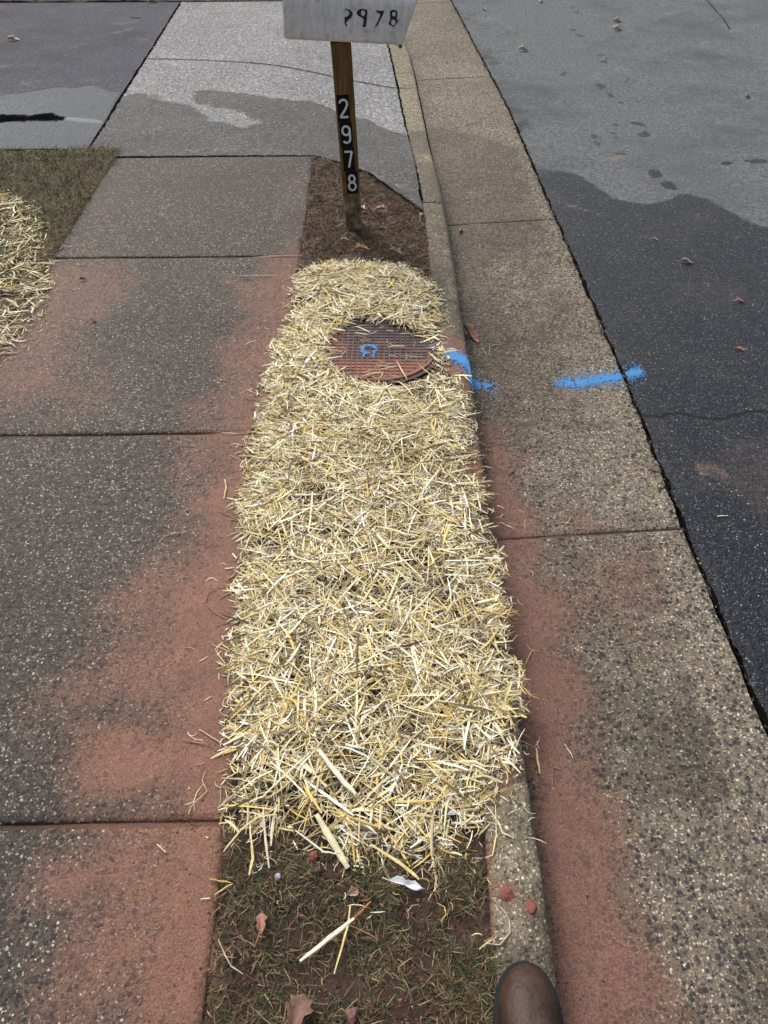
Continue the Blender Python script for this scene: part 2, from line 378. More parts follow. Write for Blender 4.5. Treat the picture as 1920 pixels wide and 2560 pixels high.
def apron_attr(x, y):
    wet = ss(-.10, .10, sdf(apron_wet, x, y)+(fbm(x, y, 5, 4, 45)-.5)*.16); fl = ss(-.02, .03, sdf(flare, x, y))
    jn = np.minimum(1, 0)
    return dict(wet=np.clip(wet-.38*fl, 0, 1), mud=.35*ss(.05, -.02, y-apron_front(x))*(x > -.3)+.25*ss(.12, .0, np.hypot(x+1.6, y-4.72)))
multi_o = multi('driveway_apron', [(Xs, Ys, Zs)], M['apron'], apron_attr)
tag(multi_o, 'grey concrete driveway apron, wet towards the sidewalk', kind='structure')
# long curved crack in the apron
def ribbon(name, pts, w, mat, z=.0015, zf=None, jag=.35, sub=14, **tg):
    P = np.array(pts, float); seg = np.linalg.norm(np.diff(P, axis=0), axis=1); cum = np.concatenate([[0], np.cumsum(seg)])
    n = max(8, int(cum[-1]/.008)); t = np.linspace(0, cum[-1], n)
    x = np.interp(t, cum, P[:, 0]); y = np.interp(t, cum, P[:, 1])
    tx = np.gradient(x); ty = np.gradient(y); l = np.hypot(tx, ty)+1e-9; nx_, ny_ = -ty/l, tx/l
    wob = (fbm(t, t*0, 25, 4, 3)-.5)*.02*jag*2; x = x+nx_*wob; y = y+ny_*wob
    ww = w*(1+jag*(rng.random(n)*2-1)); ww[0] = ww[-1] = w*.2
    zz = (zf(x, y) if zf else 0)+z
    zz = zz+0*x; V = np.concatenate([np.stack([x+nx_*ww/2, y+ny_*ww/2, zz], 1), np.stack([x-nx_*ww/2, y-ny_*ww/2, zz], 1)])
    a = np.arange(n-1)
    o = mesh_np(name, V, np.stack([a, a+n, a+n+1, a+1], 1), mat)
    return tag(o, **tg)
ribbon('crack', GP([(320, 134), (420, 136), (500, 140), (600, 147), (690, 155), (770, 163), (852, 172), (890, 174)], -.02), .011, M['crack'], zf=apron_z, z=.004, jag=.25,
       label='thin curved crack across the pale driveway apron', cat='crack')

# ------------------------------------------------------------ kerb, gutter, road
gj = [-5.2, -3.0, -.75, 1.615, 3.93, 6.53, 9.1, 11.7, 14.3, 17.]
def kerb_parts():
    out = []
    for i in range(len(gj)-1):
        y0, y1 = gj[i]+.003, gj[i+1]-.003
        if i in (2, 3, 4): y0 += .0; 
        ys = np.concatenate([[y0, y0], np.linspace(y0+.006, y1-.006, int((y1-y0)/.02)), [y1, y1]])
        prof = [(0, -.16), (0, -.004), (.06, 0), (.2, .001), (.4, .001), (.6, .0), (.78, -.002), (.88, -.006), (.95, -.014), (.985, -.026), (1., -.045), (1.015, -.09), (1.03, -.16)]
        U_, Y_ = np.meshgrid(np.arange(len(prof)), ys)
        a = np.array(prof); px = a[:, 0][U_]; pz = a[:, 1][U_]
        X_ = soil_e(Y_)+(kerb_e(Y_)-soil_e(Y_))*px
        hgt = 1+zk(Y_)/.13*.9
        Z_ = np.where(pz < -.1, pz, zk(Y_)+pz*hgt) + np.where(pz > -.1, (fbm(X_, Y_, 9, 3, 4)-.5)*.004, 0)
        Z_[0, :] = -.2; Z_[-1, :] = -.2; Z_[1, :] -= .003; Z_[-2, :] -= .003
        out.append((X_, Y_, Z_))
    return out
kerb_mud = [(GP([(930, 700), (1000, 740), (1010, 790), (1020, 860), (985, 830), (925, 760)]), .03, .8),
            (GP([(1000, 930), (1030, 950), (1050, 1040), (1060, 1150), (1020, 1060)]), .02, .75),
            (GP([(1080, 1560), (1120, 1600), (1110, 1700), (1060, 1730), (1050, 1640)]), .03, .8),
            (GP([(1040, 1800), (1062, 1820), (1078, 2260), (1050, 2260)]), .012, .8),
            (GP([(1078, 1900), (1112, 1900), (1115, 1960), (1085, 1960)]), .012, .8), (GP([(1130, 1930), (1160, 1940), (1158, 2010), (1138, 1990)]), .012, .7)]
def kerb_attr(x, y):
    f = (x-soil_e(y))/(kerb_e(y)-soil_e(y))
    return dict(mud=np.maximum(field(kerb_mud, x, y), np.where(f > .99, .3*ss(3, 1.5, y), 0)), wet=.95*ss(5.45, 5.2, y)*(.35+.6*fbm(x, y, 4, 3, 8)))
multi_k = multi('curb', kerb_parts(), M['kerb'], kerb_attr)
tag(multi_k, 'low rounded concrete curb', kind='structure')

def zg(X, Y): return -.128+.022*(X-kerb_e(Y))/(road_e(Y)-kerb_e(Y)) + (fbm(X, Y, 1.6, 3, 12)-.5)*.006
ZG = -.118
gm = [(GP([(1035, 925), (1085, 925), (1115, 1000), (1130, 1090), (1150, 1180), (1190, 1240), (1245, 1290), (1240, 1350), (1200, 1400), (1250, 1470), (1275, 1560), (1265, 1620), (1320, 1740), (1330, 1850), (1390, 2000), (1440, 2130), (1460, 2260), (1180, 2260), (1150, 1700), (1060, 1300)], ZG), .09, .88),
      (GP([(1050, 930), (1090, 960), (1100, 1100), (1150, 1250), (1190, 1400), (1230, 1560), (1220, 1700), (1290, 1900), (1340, 2260), (1200, 2260), (1150, 1700), (1060, 1300)], ZG), .05, 1.),
      (GP([(1170, 1075), (1240, 1105), (1330, 1135), (1290, 1160), (1210, 1120)], ZG), .06, .62),
      (GP([(1250, 1200), (1400, 1180), (1430, 1260), (1380, 1360), (1270, 1330)], ZG), .12, .5),
      (GP([(1170, 835), (1260, 830), (1300, 850), (1200, 890)], ZG), .06, .55), (GP([(1300, 1700), (1350, 1700), (1360, 1760), (1310, 1750)], ZG), .03, .65),
      (GP([(1240, 560), (1260, 560), (1345, 800), (1320, 800)], ZG), .05, .4),
      (GP([(950, 440), (985, 500), (1040, 800), (1060, 900), (1130, 900), (1090, 760), (1010, 500)], ZG), .08, .28)]
gwet = GP([(900, 270), (960, 272), (1010, 285), (1060, 300), (1100, 318), (1160, 330), (1120, 330), (1300, 800), (1800, 2300), (1000, 2300)], ZG)
gdamp = GP([(930, 430), (1010, 480), (1090, 760), (1120, 980), (1130, 1150), (1150, 1300), (1270, 1500), (1300, 1800), (1400, 2260), (1150, 2260), (1000, 900)], ZG)
gp = []
for i in range(len(gj)-1):
    y0, y1 = gj[i]+.004, gj[i+1]-.004
    f = .016 if y1 > .2 and y0 < 6.6 else .05
    ys = np.concatenate([[y0, y0], np.arange(y0+.005, y1-.005, f), [y1-.005, y1, y1]])
    us = np.linspace(0, 1, 42); U_, Y_ = np.meshgrid(us, ys)
    x0_ = kerb_e(Y_)-.005; X_ = x0_+(road_e(Y_)-x0_)*U_
    jag = (fbm(X_, Y_, 14, 4, 21)-.5)*.02*(U_ > .99); X_ = X_+jag
    Z_ = zg(X_, Y_); e = np.minimum(Y_-y0, y1-Y_); Z_ -= .004*(1-np.clip(e/.006, 0, 1)); Z_[0, :] = Z_[-1, :] = -.2
    Y_ = Y_ + (X_-.4)*.035                                  # joints run slightly off square
    gp.append((X_, Y_, Z_))
def gut_attr(x, y):
    wv = ss(-.05, .05, sdf(gwet, x, y)); dp = ss(-.08, .06, sdf(gdamp, x, y))
    return dict(mud=field(gm, x, y)*(y < 5), wet=np.clip(wv*(.42+.24*dp+.22*ss(3.2, 4.6, y)+.08*ss(2.2, 1.2, y)+.5*(fbm(x, y, 1.6, 3, 48)-.5)), 0, 1))
tag(multi('gutter', gp, M['gutter'], gut_attr), 'pebbled tan concrete gutter pan', kind='structure')
jv = []; jf = []
for i, y in enumerate(gj[1:-1]):                             # grit in the gutter joints
    n = 60; xs = np.linspace(float(kerb_e(y))-.02, float(road_e(y))+.01, n)
    yy = y+(xs-.4)*.035; zz = zg(xs, yy)-.008+.007*fbm(xs, yy, 9, 3, i)
    for s in (-.007, .007): jv.append(np.stack([xs, yy+s, zz], 1))
    a = np.arange(n-1)+i*2*n; jf.append(np.stack([a, a+1, a+n+1, a+n], 1))
jv = np.concatenate(jv)
tag(mesh_np('joint_filling', jv, np.concatenate(jf), M['soil'], attrs=dict(mud=.75*ss(.75, .4, jv[:, 0]))), 'mud in the gutter joints', kind='structure')

rx = axis(0, 9., 0, 3.4, .026, .35)
ry = axis(-12, 45, .2, 9.6, .026, .4)
U_, Y_ = np.meshgrid(rx, ry)
fine = (fbm(U_*0, Y_, 14, 5, 31)-.5)*.03
X_ = road_e(Y_)+.012+U_+fine*np.exp(-U_/.03)
def zr(X, Y): return -.104+.012*np.clip(X-1, 0, 4)-.012*np.exp(-np.clip(X-road_e(Y), 0, 9)/.012)+(fbm(X, Y, 1.1, 3, 14)-.5)*.008
ZR = -.1
road_wet = GP([(1110, 335), (1135, 352), (1200, 368), (1250, 388), (1290, 405), (1320, 425), (1400, 440), (1480, 424), (1530, 436), (1570, 452), (1610, 474), (1659, 486), (1800, 520), (2600, 700), (2600, 2600), (900, 2600), (1060, 300)], ZR)
ell = [(370, 672, 52, 26, 20), (445, 735, 50, 20, 25), (665, 960, 72, 17, 12), (716, 995, 14, 30, 0), (705, 1042, 52, 22, 0), (790, 1340, 62, 38, 15), (900, 1430, 80, 34, 20), (370, 430, 52, 9, 3),
       (400, 482, 36, 14, 5), (415, 450, 10, 22, 0), (165, 62, 42, 8, 3), (185, 100, 30, 9, 5), (200, 80, 9, 20, 0), (160, 235, 38, 12, -10), (215, 278, 44, 10, 12), (85, 575, 38, 15, -15), (100, 550, 20, 12, 0), (490, 962, 38, 14, 0), (462, 1026, 34, 10, 5),
       (490, 1062, 36, 13, 3), (350, 1105, 44, 24, 30), (325, 1050, 30, 18, 20), (1340, 1265, 56, 20, 0), (660, 792, 32, 11, 0), (535, 795, 28, 10, 0), (580, 625, 32, 13, -30), (535, 1185, 60, 12, 5), (665, 1238, 30, 10, 0), (795, 494, 32, 8, 5), (1560, 1255, 100, 20, 3)]
foot = []
for cx, cy, a, b, r in ell:
    r = math.radians(r); q = []
    for t in range(14):
        t = t/14*2*math.pi; ex = a*math.cos(t); ey = b*math.sin(t)
        q.append(((1380+(cx+ex*math.cos(r)-ey*math.sin(r))/3.072)/S, ((cy+ex*math.sin(r)+ey*math.cos(r))/3.072)/S))
    foot.append(GP(q, ZR))
rmud = [(GP(p, ZR), .02, a) for p, a in [
    ([(1225, 435), (1300, 460), (1300, 466), (1220, 445)], .62), ([(1450, 515), (1500, 512), (1480, 525)], .6), ([(1020+180, 505), (1240, 515), (1300, 522), (1230, 515)], .6),
    ([(1270, 455), (1320, 463), (1330, 470), (1290, 468)], .55), ([(1390, 490), (1415, 492), (1400, 500)], .6), ([(1550, 640), (1580, 645), (1560, 652)], .55),
    ([(1480, 980), (1560, 1000), (1600, 1040), (1500, 1030)], .5), ([(1560, 470), (1590, 470), (1570, 480)], .5), ([(1310, 340), (1350, 330), (1350, 345), (1320, 350)], .6), ([(1375, 395), (1400, 392), (1395, 408), (1370, 405)], .62),
    ([(1240, 1080), (1400, 1100), (1300, 1130)], .45), ([(1100, 990), (1130, 985), (1120, 1010)], .5), ([(1315, 935), (1350, 925), (1345, 960)], .5), ([(1175, 255), (1195, 250), (1190, 265)], .6), ([(1330, 315), (1300, 305), (1340, 322)], .6),
    ([(1600, 740), (1620, 790), (1612, 790), (1590, 740)], .45), ([(1550, 1020), (1590, 1030), (1560, 1040)], .6), ([(1500, 1500), (1560, 1460), (1600, 1700)], .3)]]
crk = GP([(1380, 890), (1420, 902), (1450, 893), (1480, 892), (1510, 903), (1560, 905), (1600, 897), (1625, 889), (1659, 892), (1760, 900), (2300, 880)], ZR)
crk2 = GP([(1500, -40), (1525, 5), (1545, 30), (1560, 45), (1575, 70)], ZR)
def road_attr(x, y):
    wet = ss(-.10, .10, sdf(road_wet, x, y)+(fbm(x, y, 4, 5, 47)-.5)*.22)
    for p in foot:
        near = (abs(x-p[:, 0].mean()) < .5) & (abs(y-p[:, 1].mean()) < .6)
        f = np.zeros(x.shape); f[near] = .68*ss(-.014, .012, sdf(p, x[near], y[near])); wet = np.maximum(wet, f)
    # dark damp edge along the gutter further up the street
    wet = np.maximum(wet, .52*ss(.45, .0, x-road_e(y))*ss(4.4, 5.2, y)*fbm(x, y, 3, 3, 6)*1.3)
    mud = field(rmud, x, y)
    mud = np.maximum(mud, .5*ss(.06, .0, x-road_e(y))*(fbm(x, y, 5, 3, 77) > .52)*(y < 6))
    yc = np.interp(x, crk[:, 0], crk[:, 1]); cr = y-yc; cw = np.where((x > crk[0, 0]-.02), .0048, -1.)
    xc = np.interp(y, crk2[::-1, 1], crk2[::-1, 0]); far = y > crk2[-1, 1]
    cr = np.where(far, (x-xc), cr); cw = np.where(far, .004, cw)
    return dict(wet=wet, mud=mud, crack=np.clip(cr, -.3, .3), crackw=cw)
tag(multi('road', [(X_, Y_, zr(X_, Y_))], M['road'], road_attr), 'dark asphalt road, wet in front and dry behind', kind='structure')
# open seam between gutter and asphalt
ys_ = np.arange(-3, 14, .012); sx = road_e(ys_)+.006+(fbm(ys_*0, ys_, 16, 4, 33)-.5)*.022
wd = .0015+.0065*ss(.35, .7, fbm(ys_*0+3, ys_, 24, 5, 34))+.002*rng.random(len(ys_))
Vv_ = np.concatenate([np.stack([sx-wd*.8, ys_, zg(sx, ys_)+.0035], 1), np.stack([sx+wd*.8, ys_, zg(sx, ys_)+.0025], 1)])
a = np.arange(len(ys_)-1); n = len(ys_)
tag(mesh_np('seam', Vv_, np.stack([a, a+n, a+n+1, a+1], 1), M['crack']), 'ragged black seam between the gutter and the asphalt', kind='structure')
# fine dark line where the kerb face meets the gutter
sx = kerb_e(ys_)+.006; Vv_ = np.concatenate([np.stack([sx-.006, ys_, zg(sx, ys_)+.004], 1), np.stack([sx+.006+.006*fbm(ys_, ys_*0, 13, 3, 2), ys_, zg(sx, ys_)+.003], 1)])
tag(mesh_np('foot_line', Vv_, np.stack([a, a+n, a+n+1, a+1], 1), M['crack']), 'thin dark line at the foot of the curb', kind='structure')

# ------------------------------------------------------------ driveway asphalt
dx = axis(-9, 1, -3.9, 1, .03, .3); dy_ = axis(4.735, 8.60, 4.735, 8.6, .03, .3)
X_, Y_ = np.meshgrid(dx, dy_)
lim = np.interp(Y_, [4.73, 6.2, 8.5, 9], [-1.70, -1.745, -1.815, -1.83])-.012
tt = (X_-dx[0])/(dx[-1]-dx[0]); X_ = dx[0]+tt*(lim-dx[0]); X_ = np.where(tt > .999, lim+(fbm(X_, Y_, 9, 3, 3)-.5)*.015, X_)
dwet = GP([(-700, 330), (-200, 240), (0, 208), (60, 200), (120, 190), (150, 192), (200, 186), (240, 200), (260, 200), (180, 340), (-700, 380)])
dpud = GP([(-300, 262), (0, 240), (40, 244), (60, 248), (120, 240), (140, 250), (245, 262), (270, 250), (255, 215), (170, 200), (240, 202), (230, 270), (150, 262), (120, 258), (60, 262), (0, 266), (-300, 290)])
drefl = GP([(-400, 262), (0, 245), (60, 250), (110, 244), (142, 254), (130, 262), (60, 262), (0, 266), (-400, 300)])  # outline of the painted dark reflection across the puddle
def drive_attr(x, y):
    w_ = ss(-.06, .06, sdf(dwet, x, y)); bk = ss(-.05, .04, sdf(drefl, x, y))
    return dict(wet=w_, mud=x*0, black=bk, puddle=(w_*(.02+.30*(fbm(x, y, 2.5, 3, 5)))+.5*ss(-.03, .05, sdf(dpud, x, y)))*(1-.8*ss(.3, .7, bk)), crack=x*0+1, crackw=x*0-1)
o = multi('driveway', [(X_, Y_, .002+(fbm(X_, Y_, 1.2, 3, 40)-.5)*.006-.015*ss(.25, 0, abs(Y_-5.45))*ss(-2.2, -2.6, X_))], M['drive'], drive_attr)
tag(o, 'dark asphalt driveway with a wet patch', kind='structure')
ribbon('edge_gap', [(-1.712+.004, 4.735), (-1.75, 6.2), (-1.823, 8.6)], .022, M['crack'], z=.001, jag=.5, label='dark gap between asphalt driveway and concrete apron', kind='structure')
ribbon('edge_gap', [(WL, AY0), (-.9, AY0+.002), (-.33, AY0), (-.17, 4.475), (-.02, 4.345), (.27, 3.81)], .014, M['crack'], z=.002, jag=.5, label='dark gap along the near edge of the apron', kind='structure')

yy_ = np.arange(3.95, 9.5, .2)
ribbon('edge_gap', [(float(soil_e(y))-.001, y) for y in yy_], .013, M['crack'], zf=lambda x, y: zk(y), z=.0035, jag=.5, label='dark gap between the apron and the curb', kind='structure')
# ------------------------------------------------------------ soil strip, lawns, ground
def soil_top(X, Y):
    return -.012+.026*(fbm(X, Y, 7, 5, 50)-.35)+.010*(fbm(X, Y, 40, 3, 51)-.5)+.0*X
ys = axis(-5, 14, .15, 4.7, .014, .2); us = np.linspace(0, 1, 50); U_, Y_ = np.meshgrid(us, ys)
ymax = 4.7
wr = WR-.015; xe = soil_e(Y_)+.012
X_ = wr+(xe-wr)*U_
keep = ys <= 4.62
X_, Y_ = X_[keep], Y_[keep]; U_ = U_[keep]
Z_ = soil_top(X_, Y_)-.02*(np.minimum(U_, 1-U_) < .001)
Z_ = np.where(Y_ > apron_front(X_)-.02, -.03, Z_)
tag(multi('verge_soil', [(X_, Y_, Z_)], M['soil'], lambda x, y: dict(mud=.6*ss(.62, .75, fbm(x, y, 5, 4, 60))*ss(2.6, 1.4, y)+.5*ss(2.6, 1.4, y)*ss(.045, .0, x-WR)*fbm(x, y, 8, 3, 61))), 'bare wet brown soil of the verge strip', kind='structure')
xs = axis(-30, WL+.012, -3.2, WL+.02, .02, .8); ys = axis(-12, 4.742, 2.0, 4.742, .02, .5)
X_, Y_ = np.meshgrid(xs, ys); Z_ = -.004+.03*(fbm(X_, Y_, 5, 5, 70)-.3)
Z_ = np.where((X_ > WL-.001) | (Y_ > 4.735), -.02, Z_)
tag(multi('lawn', [(X_, Y_, Z_)], M['lawn'], lambda x, y: dict(mud=.2*ss(WL-.15, WL, x)*ss(2, 3, y))), 'thin lawn beside the sidewalk', kind='structure')
xs = axis(-30, WL+.01, -4.5, WL, .04, .8); ys = axis(8.612, 40, 8.6, 11, .04, .8); X_, Y_ = np.meshgrid(xs, ys)
tag(multi('lawn', [(X_, Y_, .005+.03*(fbm(X_, Y_, 5, 4, 71)-.3))], M['lawn'], lambda x, y: dict(mud=x*0)), 'lawn beyond the driveway', kind='structure')
xs = np.linspace(0, 1, 24); ys = axis(8.63, 40, 8.6, 12, .05, .6); U_, Y_ = np.meshgrid(xs, ys); X_ = WR+.004+(soil_e(Y_)-WR-.004)*U_
X_ = np.minimum(X_, 9)
tag(multi('verge_soil', [(X_, Y_, -.006+.02*(fbm(X_, Y_, 5, 4, 72)-.3)+zk(Y_)*U_)], M['lawn'], lambda x, y: dict(mud=x*0)), 'verge beyond the apron', kind='structure')
X_, Y_ = np.meshgrid(np.linspace(-700, 700, 30), np.linspace(-700, 700, 30))
tag(multi('ground', [(X_, Y_, X_*0-.24)], M['lawn'], lambda x, y: dict(mud=x*0)), 'lawn reaching into the distance', kind='structure')
X_, Y_ = np.meshgrid(np.linspace(9.4, 60, 40), np.linspace(-12, 45, 40))
tag(multi('lawn', [(X_, Y_, X_*0-.02)], M['lawn'], lambda x, y: dict(mud=x*0)), 'lawn across the road', kind='structure')

# ------------------------------------------------------------ strands (straw, grass, roots)
def strands(C, ang, L, W, col, curl=None, pitch=None, roll=None, bend=None, rings=4, fold=.25, taper=.45, root=False):
    n = len(C); z = np.zeros(n)
    curl = z if curl is None else curl; pitch = z if pitch is None else pitch; roll = z if roll is None else roll; bend = z if bend is None else bend
    t = np.linspace(0, 1, rings) if root else np.linspace(-.5, .5, rings)
    T = t[None, :]; A = ang[:, None]+curl[:, None]*T
    hx = L[:, None]*T*np.cos(pitch)[:, None]; x = C[:, 0:1]+hx*np.cos(A); y = C[:, 1:2]+hx*np.sin(A)
    zz = C[:, 2:3]+L[:, None]*T*np.sin(pitch)[:, None]-bend[:, None]*(T**2)*L[:, None]
    px, py = -np.sin(A), np.cos(A)
    tp = (1-(1-taper)*T**1.5 if root else 1-(1-taper)*(2*np.abs(T))**3)
    wv = (W[:, None]/2)*tp; cr, sr = np.cos(roll)[:, None], np.sin(roll)[:, None]
    Vl = np.stack([x+px*wv*cr, y+py*wv*cr, zz+wv*sr], -1); Vr = np.stack([x-px*wv*cr, y-py*wv*cr, zz-wv*sr], -1)
    Vm = np.stack([x-px*wv*sr*fold, y-py*wv*sr*fold, zz+wv*fold*2*cr], -1)
    V = np.stack([Vl, Vm, Vr], 2).reshape(-1, 3)
    base = (np.arange(n)*rings*3)[:, None]+(np.arange(rings-1)*3)[None, :]; base = base.ravel()
    Fq = np.concatenate([np.stack([base, base+1, base+4, base+3], 1), np.stack([base+1, base+2, base+5, base+4], 1)])
    return V, Fq, np.repeat(col, rings*3, axis=0)
def pal(n, cols, p, var=.15):
    cols = np.array(cols); i = rng.choice(len(cols), n, p=p); return np.clip(cols[i]*(1+var*rng.standard_normal((n, 1))), .004, .95)
STRAW = [(.65, .55, .31), (.78, .71, .48), (.62, .455, .15), (.30, .225, .11), (.84, .81, .69), (.14, .092, .05)]
SP = [.29, .25, .11, .15, .10, .10]
def sample(poly, n, margin, dens=None):
    lo = poly.min(0)-.1; hi = poly.max(0)+.1; out = []
    got = 0
    while got < n:
        p = lo+(hi-lo)*rng.random((n, 2)); s = sdf(poly, p[:, 0], p[:, 1])
        pr = ss(-margin, margin, s+(fbm(p[:, 0], p[:, 1], 9, 4, 46)-.5)*.09)
        if dens is not None: pr = pr*dens(p[:, 0], p[:, 1])
        p = p[rng.random(n) < pr]; out.append(p); got += len(p)
    return np.concatenate(out)[:n]
LIDC = (.024, 2.545); LIDR = .231
straw_poly = GP([(652, 572), (700, 562), (770, 556), (830, 562), (900, 578), (928, 600), (945, 640), (950, 690), (938, 706), (960, 790), (1000, 850), (1005, 930), (1020, 1000), (1050, 1090),
                 (1070, 1200), (1085, 1330), (1105, 1440), (1118, 1540), (1100, 1620), (1065, 1690), (1045, 1760), (1020, 1850), (960, 1880), (890, 1870), (830, 1840), (760, 1850), (690, 1820), (620, 1800),
                 (560, 1790), (500, 1780), (495, 1700), (505, 1600), (490, 1500), (500, 1400), (515, 1280), (525, 1130), (530, 980), (570, 920), (575, 810), (605, 710), (645, 650), (648, 600)], .02)
def lid_d(x, y): return np.hypot((x-LIDC[0]), (y-LIDC[1]))
lidvis = GP([(700, 745), (735, 705), (770, 682), (830, 685), (880, 700), (910, 712), (935, 745), (940, 795), (912, 826), (862, 842), (800, 836), (750, 815), (718, 790), (695, 768)], .02)
def dens_main(x, y):
    d = 1-.985*ss(-.012, .014, sdf(lidvis, x, y))
    d = d*(.30+.70*ss(.3, .6, fbm(x, y, 10, 5, 80)))
    d = d*(1-.45*ss(1.02, .72, y))*(1-.5*ss(.06, .0, abs(x-.22))*ss(2.25, 2.4, y)*ss(2.75, 2.6, y))
    return d
def heap(x, y, sd_): return .003+.027*ss(-.01, .12, sd_)*(.45+.9*fbm(x, y, 6, 4, 81))
def straw(name, poly, n, dens, scale=1., **tg):
    P = sample(poly, n, .045, dens); s = sdf(poly, P[:, 0], P[:, 1])
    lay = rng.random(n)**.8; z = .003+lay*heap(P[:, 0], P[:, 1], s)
    kind = rng.random(n); L = np.where(kind < .6, rng.gamma(3, .0125, n), np.where(kind < .93, rng.gamma(4, .0155, n), rng.uniform(.08, .16, n)))*scale
    W = np.where(kind < .42, rng.uniform(.0010, .0019, n), np.where(kind < .86, rng.uniform(.0019, .0040, n), rng.uniform(.0040, .0075, n)))
    L = L*np.clip(.45+s/.09, .45, 1)
    W = W*.94*(1+.25*(P[:, 1] > 2.2)); W[lay < .25] *= .8
    ang = rng.random(n)*2*np.pi; col = pal(n, STRAW, SP)
    col = col*(.16+.84*np.clip(lay*1.5, 0, 1))[:, None]     # shade between the straws painted in: lower layers get a darker colour
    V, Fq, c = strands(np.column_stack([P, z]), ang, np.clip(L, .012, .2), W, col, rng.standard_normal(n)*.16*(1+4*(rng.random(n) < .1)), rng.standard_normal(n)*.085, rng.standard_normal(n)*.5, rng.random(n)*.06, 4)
    V[:, 2] = np.maximum(V[:, 2], .0015+.002*rng.random(len(V)))
    return tag(mesh_np(name, V, Fq, M['fibre'], col=c), **tg)
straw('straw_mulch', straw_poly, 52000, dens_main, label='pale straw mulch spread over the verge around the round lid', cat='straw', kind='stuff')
left_poly = GP([(-500, 330), (-100, 400), (0, 408), (45, 420), (95, 445), (95, 490), (108, 530), (112, 560), (104, 620), (85, 660), (48, 705), (20, 750), (-60, 850), (-700, 1000)], .02)
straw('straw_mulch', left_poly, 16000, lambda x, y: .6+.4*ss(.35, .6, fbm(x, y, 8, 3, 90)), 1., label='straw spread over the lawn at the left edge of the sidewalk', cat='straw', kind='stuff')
# loose short pieces round the heap
def bits(name, poly, inner, n, spread, z0, **tg):
    P = []
    while len(P) < n:
        p = poly[rng.integers(len(poly))]*0; i = rng.integers(len(poly)); t = rng.random(); p = poly[i-1]*(1-t)+poly[i]*t
        q = p+rng.standard_normal(2)*spread
        if lid_d(*q) > LIDR-.0 or rng.random() < .06: P.append(q)
    P = np.array(P); zf = np.where(P[:, 0] > kerb_e(P[:, 1])+.006, zg(P[:, 0], P[:, 1]), 0)+z0
    L = rng.gamma(3, .008, n); col = pal(n, STRAW[:5]+[(.30, .12, .07)], [.3, .25, .1, .15, .1, .1])
    V, Fq, c = strands(np.column_stack([P, zf]), rng.random(n)*6.28, np.clip(L, .004, .09), rng.uniform(.0009, .0022, n), col, rng.standard_normal(n)*.9, rng.standard_normal(n)*.02, None, None, 4)
    return tag(mesh_np(name, V, Fq, M['fibre'], col=c), **tg)
bits('straw_bits', straw_poly, None, 520, .055, .004, label='scattered straw bits along the edges of the verge mulch', cat='straw', kind='stuff')
bits('straw_bits', GP([(0, 800), (60, 720), (120, 620), (150, 540)]), None, 90, .06, .004, label='scattered straw bits on the sidewalk by the left mulch', cat='straw', kind='stuff')
# reddish roots and old stems poking out of the verge onto the walk
n = 170; yy = rng.uniform(.7, 2.6, n); side = np.interp(yy, straw_poly[-18:, 1][::-1], straw_poly[-18:, 0][::-1])
P = np.column_stack([side+rng.uniform(-.02, .05, n), yy, rng.uniform(.004, .014, n)])
V, Fq, c = strands(P, np.pi+rng.standard_normal(n)*.9, rng.uniform(.03, .10, n), rng.uniform(.0012, .0024, n), pal(n, [(.30, .14, .08), (.42, .28, .15), (.2, .08, .05)], [.4, .35, .25]), rng.standard_normal(n)*1.2, rng.standard_normal(n)*.04, None, rng.random(n)*.05, 6, root=True)
V[:, 2] = np.maximum(V[:, 2], .003)
tag(mesh_np('root_ends', V, Fq, M['fibre'], col=c), 'thin reddish roots sticking out from under the mulch onto the sidewalk', 'roots', kind='stuff')

# grass
def grass(name, n, pf, zf, cols, p, Lr, Wr, pit, **tg):
    P = pf(n); n = len(P); z = zf(P[:, 0], P[:, 1])
    V, Fq, c = strands(np.column_stack([P, z]), rng.random(n)*6.28, rng.uniform(*Lr, n), rng.uniform(*Wr, n), pal(n, cols, p, .25), rng.standard_normal(n)*.4,
                       np.clip(rng.normal(*pit, n), .02, 1.4), rng.standard_normal(n)*.5, rng.uniform(.0, .28, n), 4, root=True, taper=.2)
    V[:, 2] = np.maximum(V[:, 2], .0+np.repeat(z, 12)-.002)
    return tag(mesh_np(name, V, Fq, M['fibre'], col=c), **tg)
GR = [(.04, .06, .032), (.065, .08, .04), (.14, .125, .06), (.27, .20, .11), (.10, .055, .033), (.035, .05, .034)]
def clump(P, sc_=10, s=95, lo=.35, hi=.6):
    return P[rng.random(len(P)) < ss(lo, hi, fbm(P[:, 0], P[:, 1], sc_, 4, s))]
def near_pf(n):
    P = np.column_stack([rng.uniform(WR+.0, .222, n), rng.uniform(.1, 1.0, n)])
    e = .35+.65*ss(-.12, .2, P[:, 0]); P = P[rng.random(len(P)) < e*(1-.9*ss(.85, 1.0, P[:, 1]))]
    return clump(P, 11, 95, .28, .58)
grass('grass', 54000, near_pf, lambda x, y: soil_top(x, y)+.002, GR, [.16, .13, .14, .19, .28, .10], (.014, .042), (.0010, .0026), (.4, .3), label='short muddy green grass on the bare verge in front of the straw', cat='grass', kind='stuff')
def post_pf(n):
    P = np.column_stack([rng.uniform(WR, .27, n), rng.uniform(3.1, 4.6, n)])
    P = P[P[:, 1] < apron_front(P[:, 0])-.01]; return clump(P, 14, 97, .3, .6)
grass('grass', 15000, post_pf, lambda x, y: soil_top(x, y)+.006, [(.12, .075, .038), (.27, .20, .10), (.045, .024, .014), (.07, .075, .028), (.02, .012, .008)], [.24, .16, .26, .12, .22], (.02, .06), (.0014, .003), (.25, .25), label='brown flattened grass around the mailbox post', cat='grass', kind='stuff')
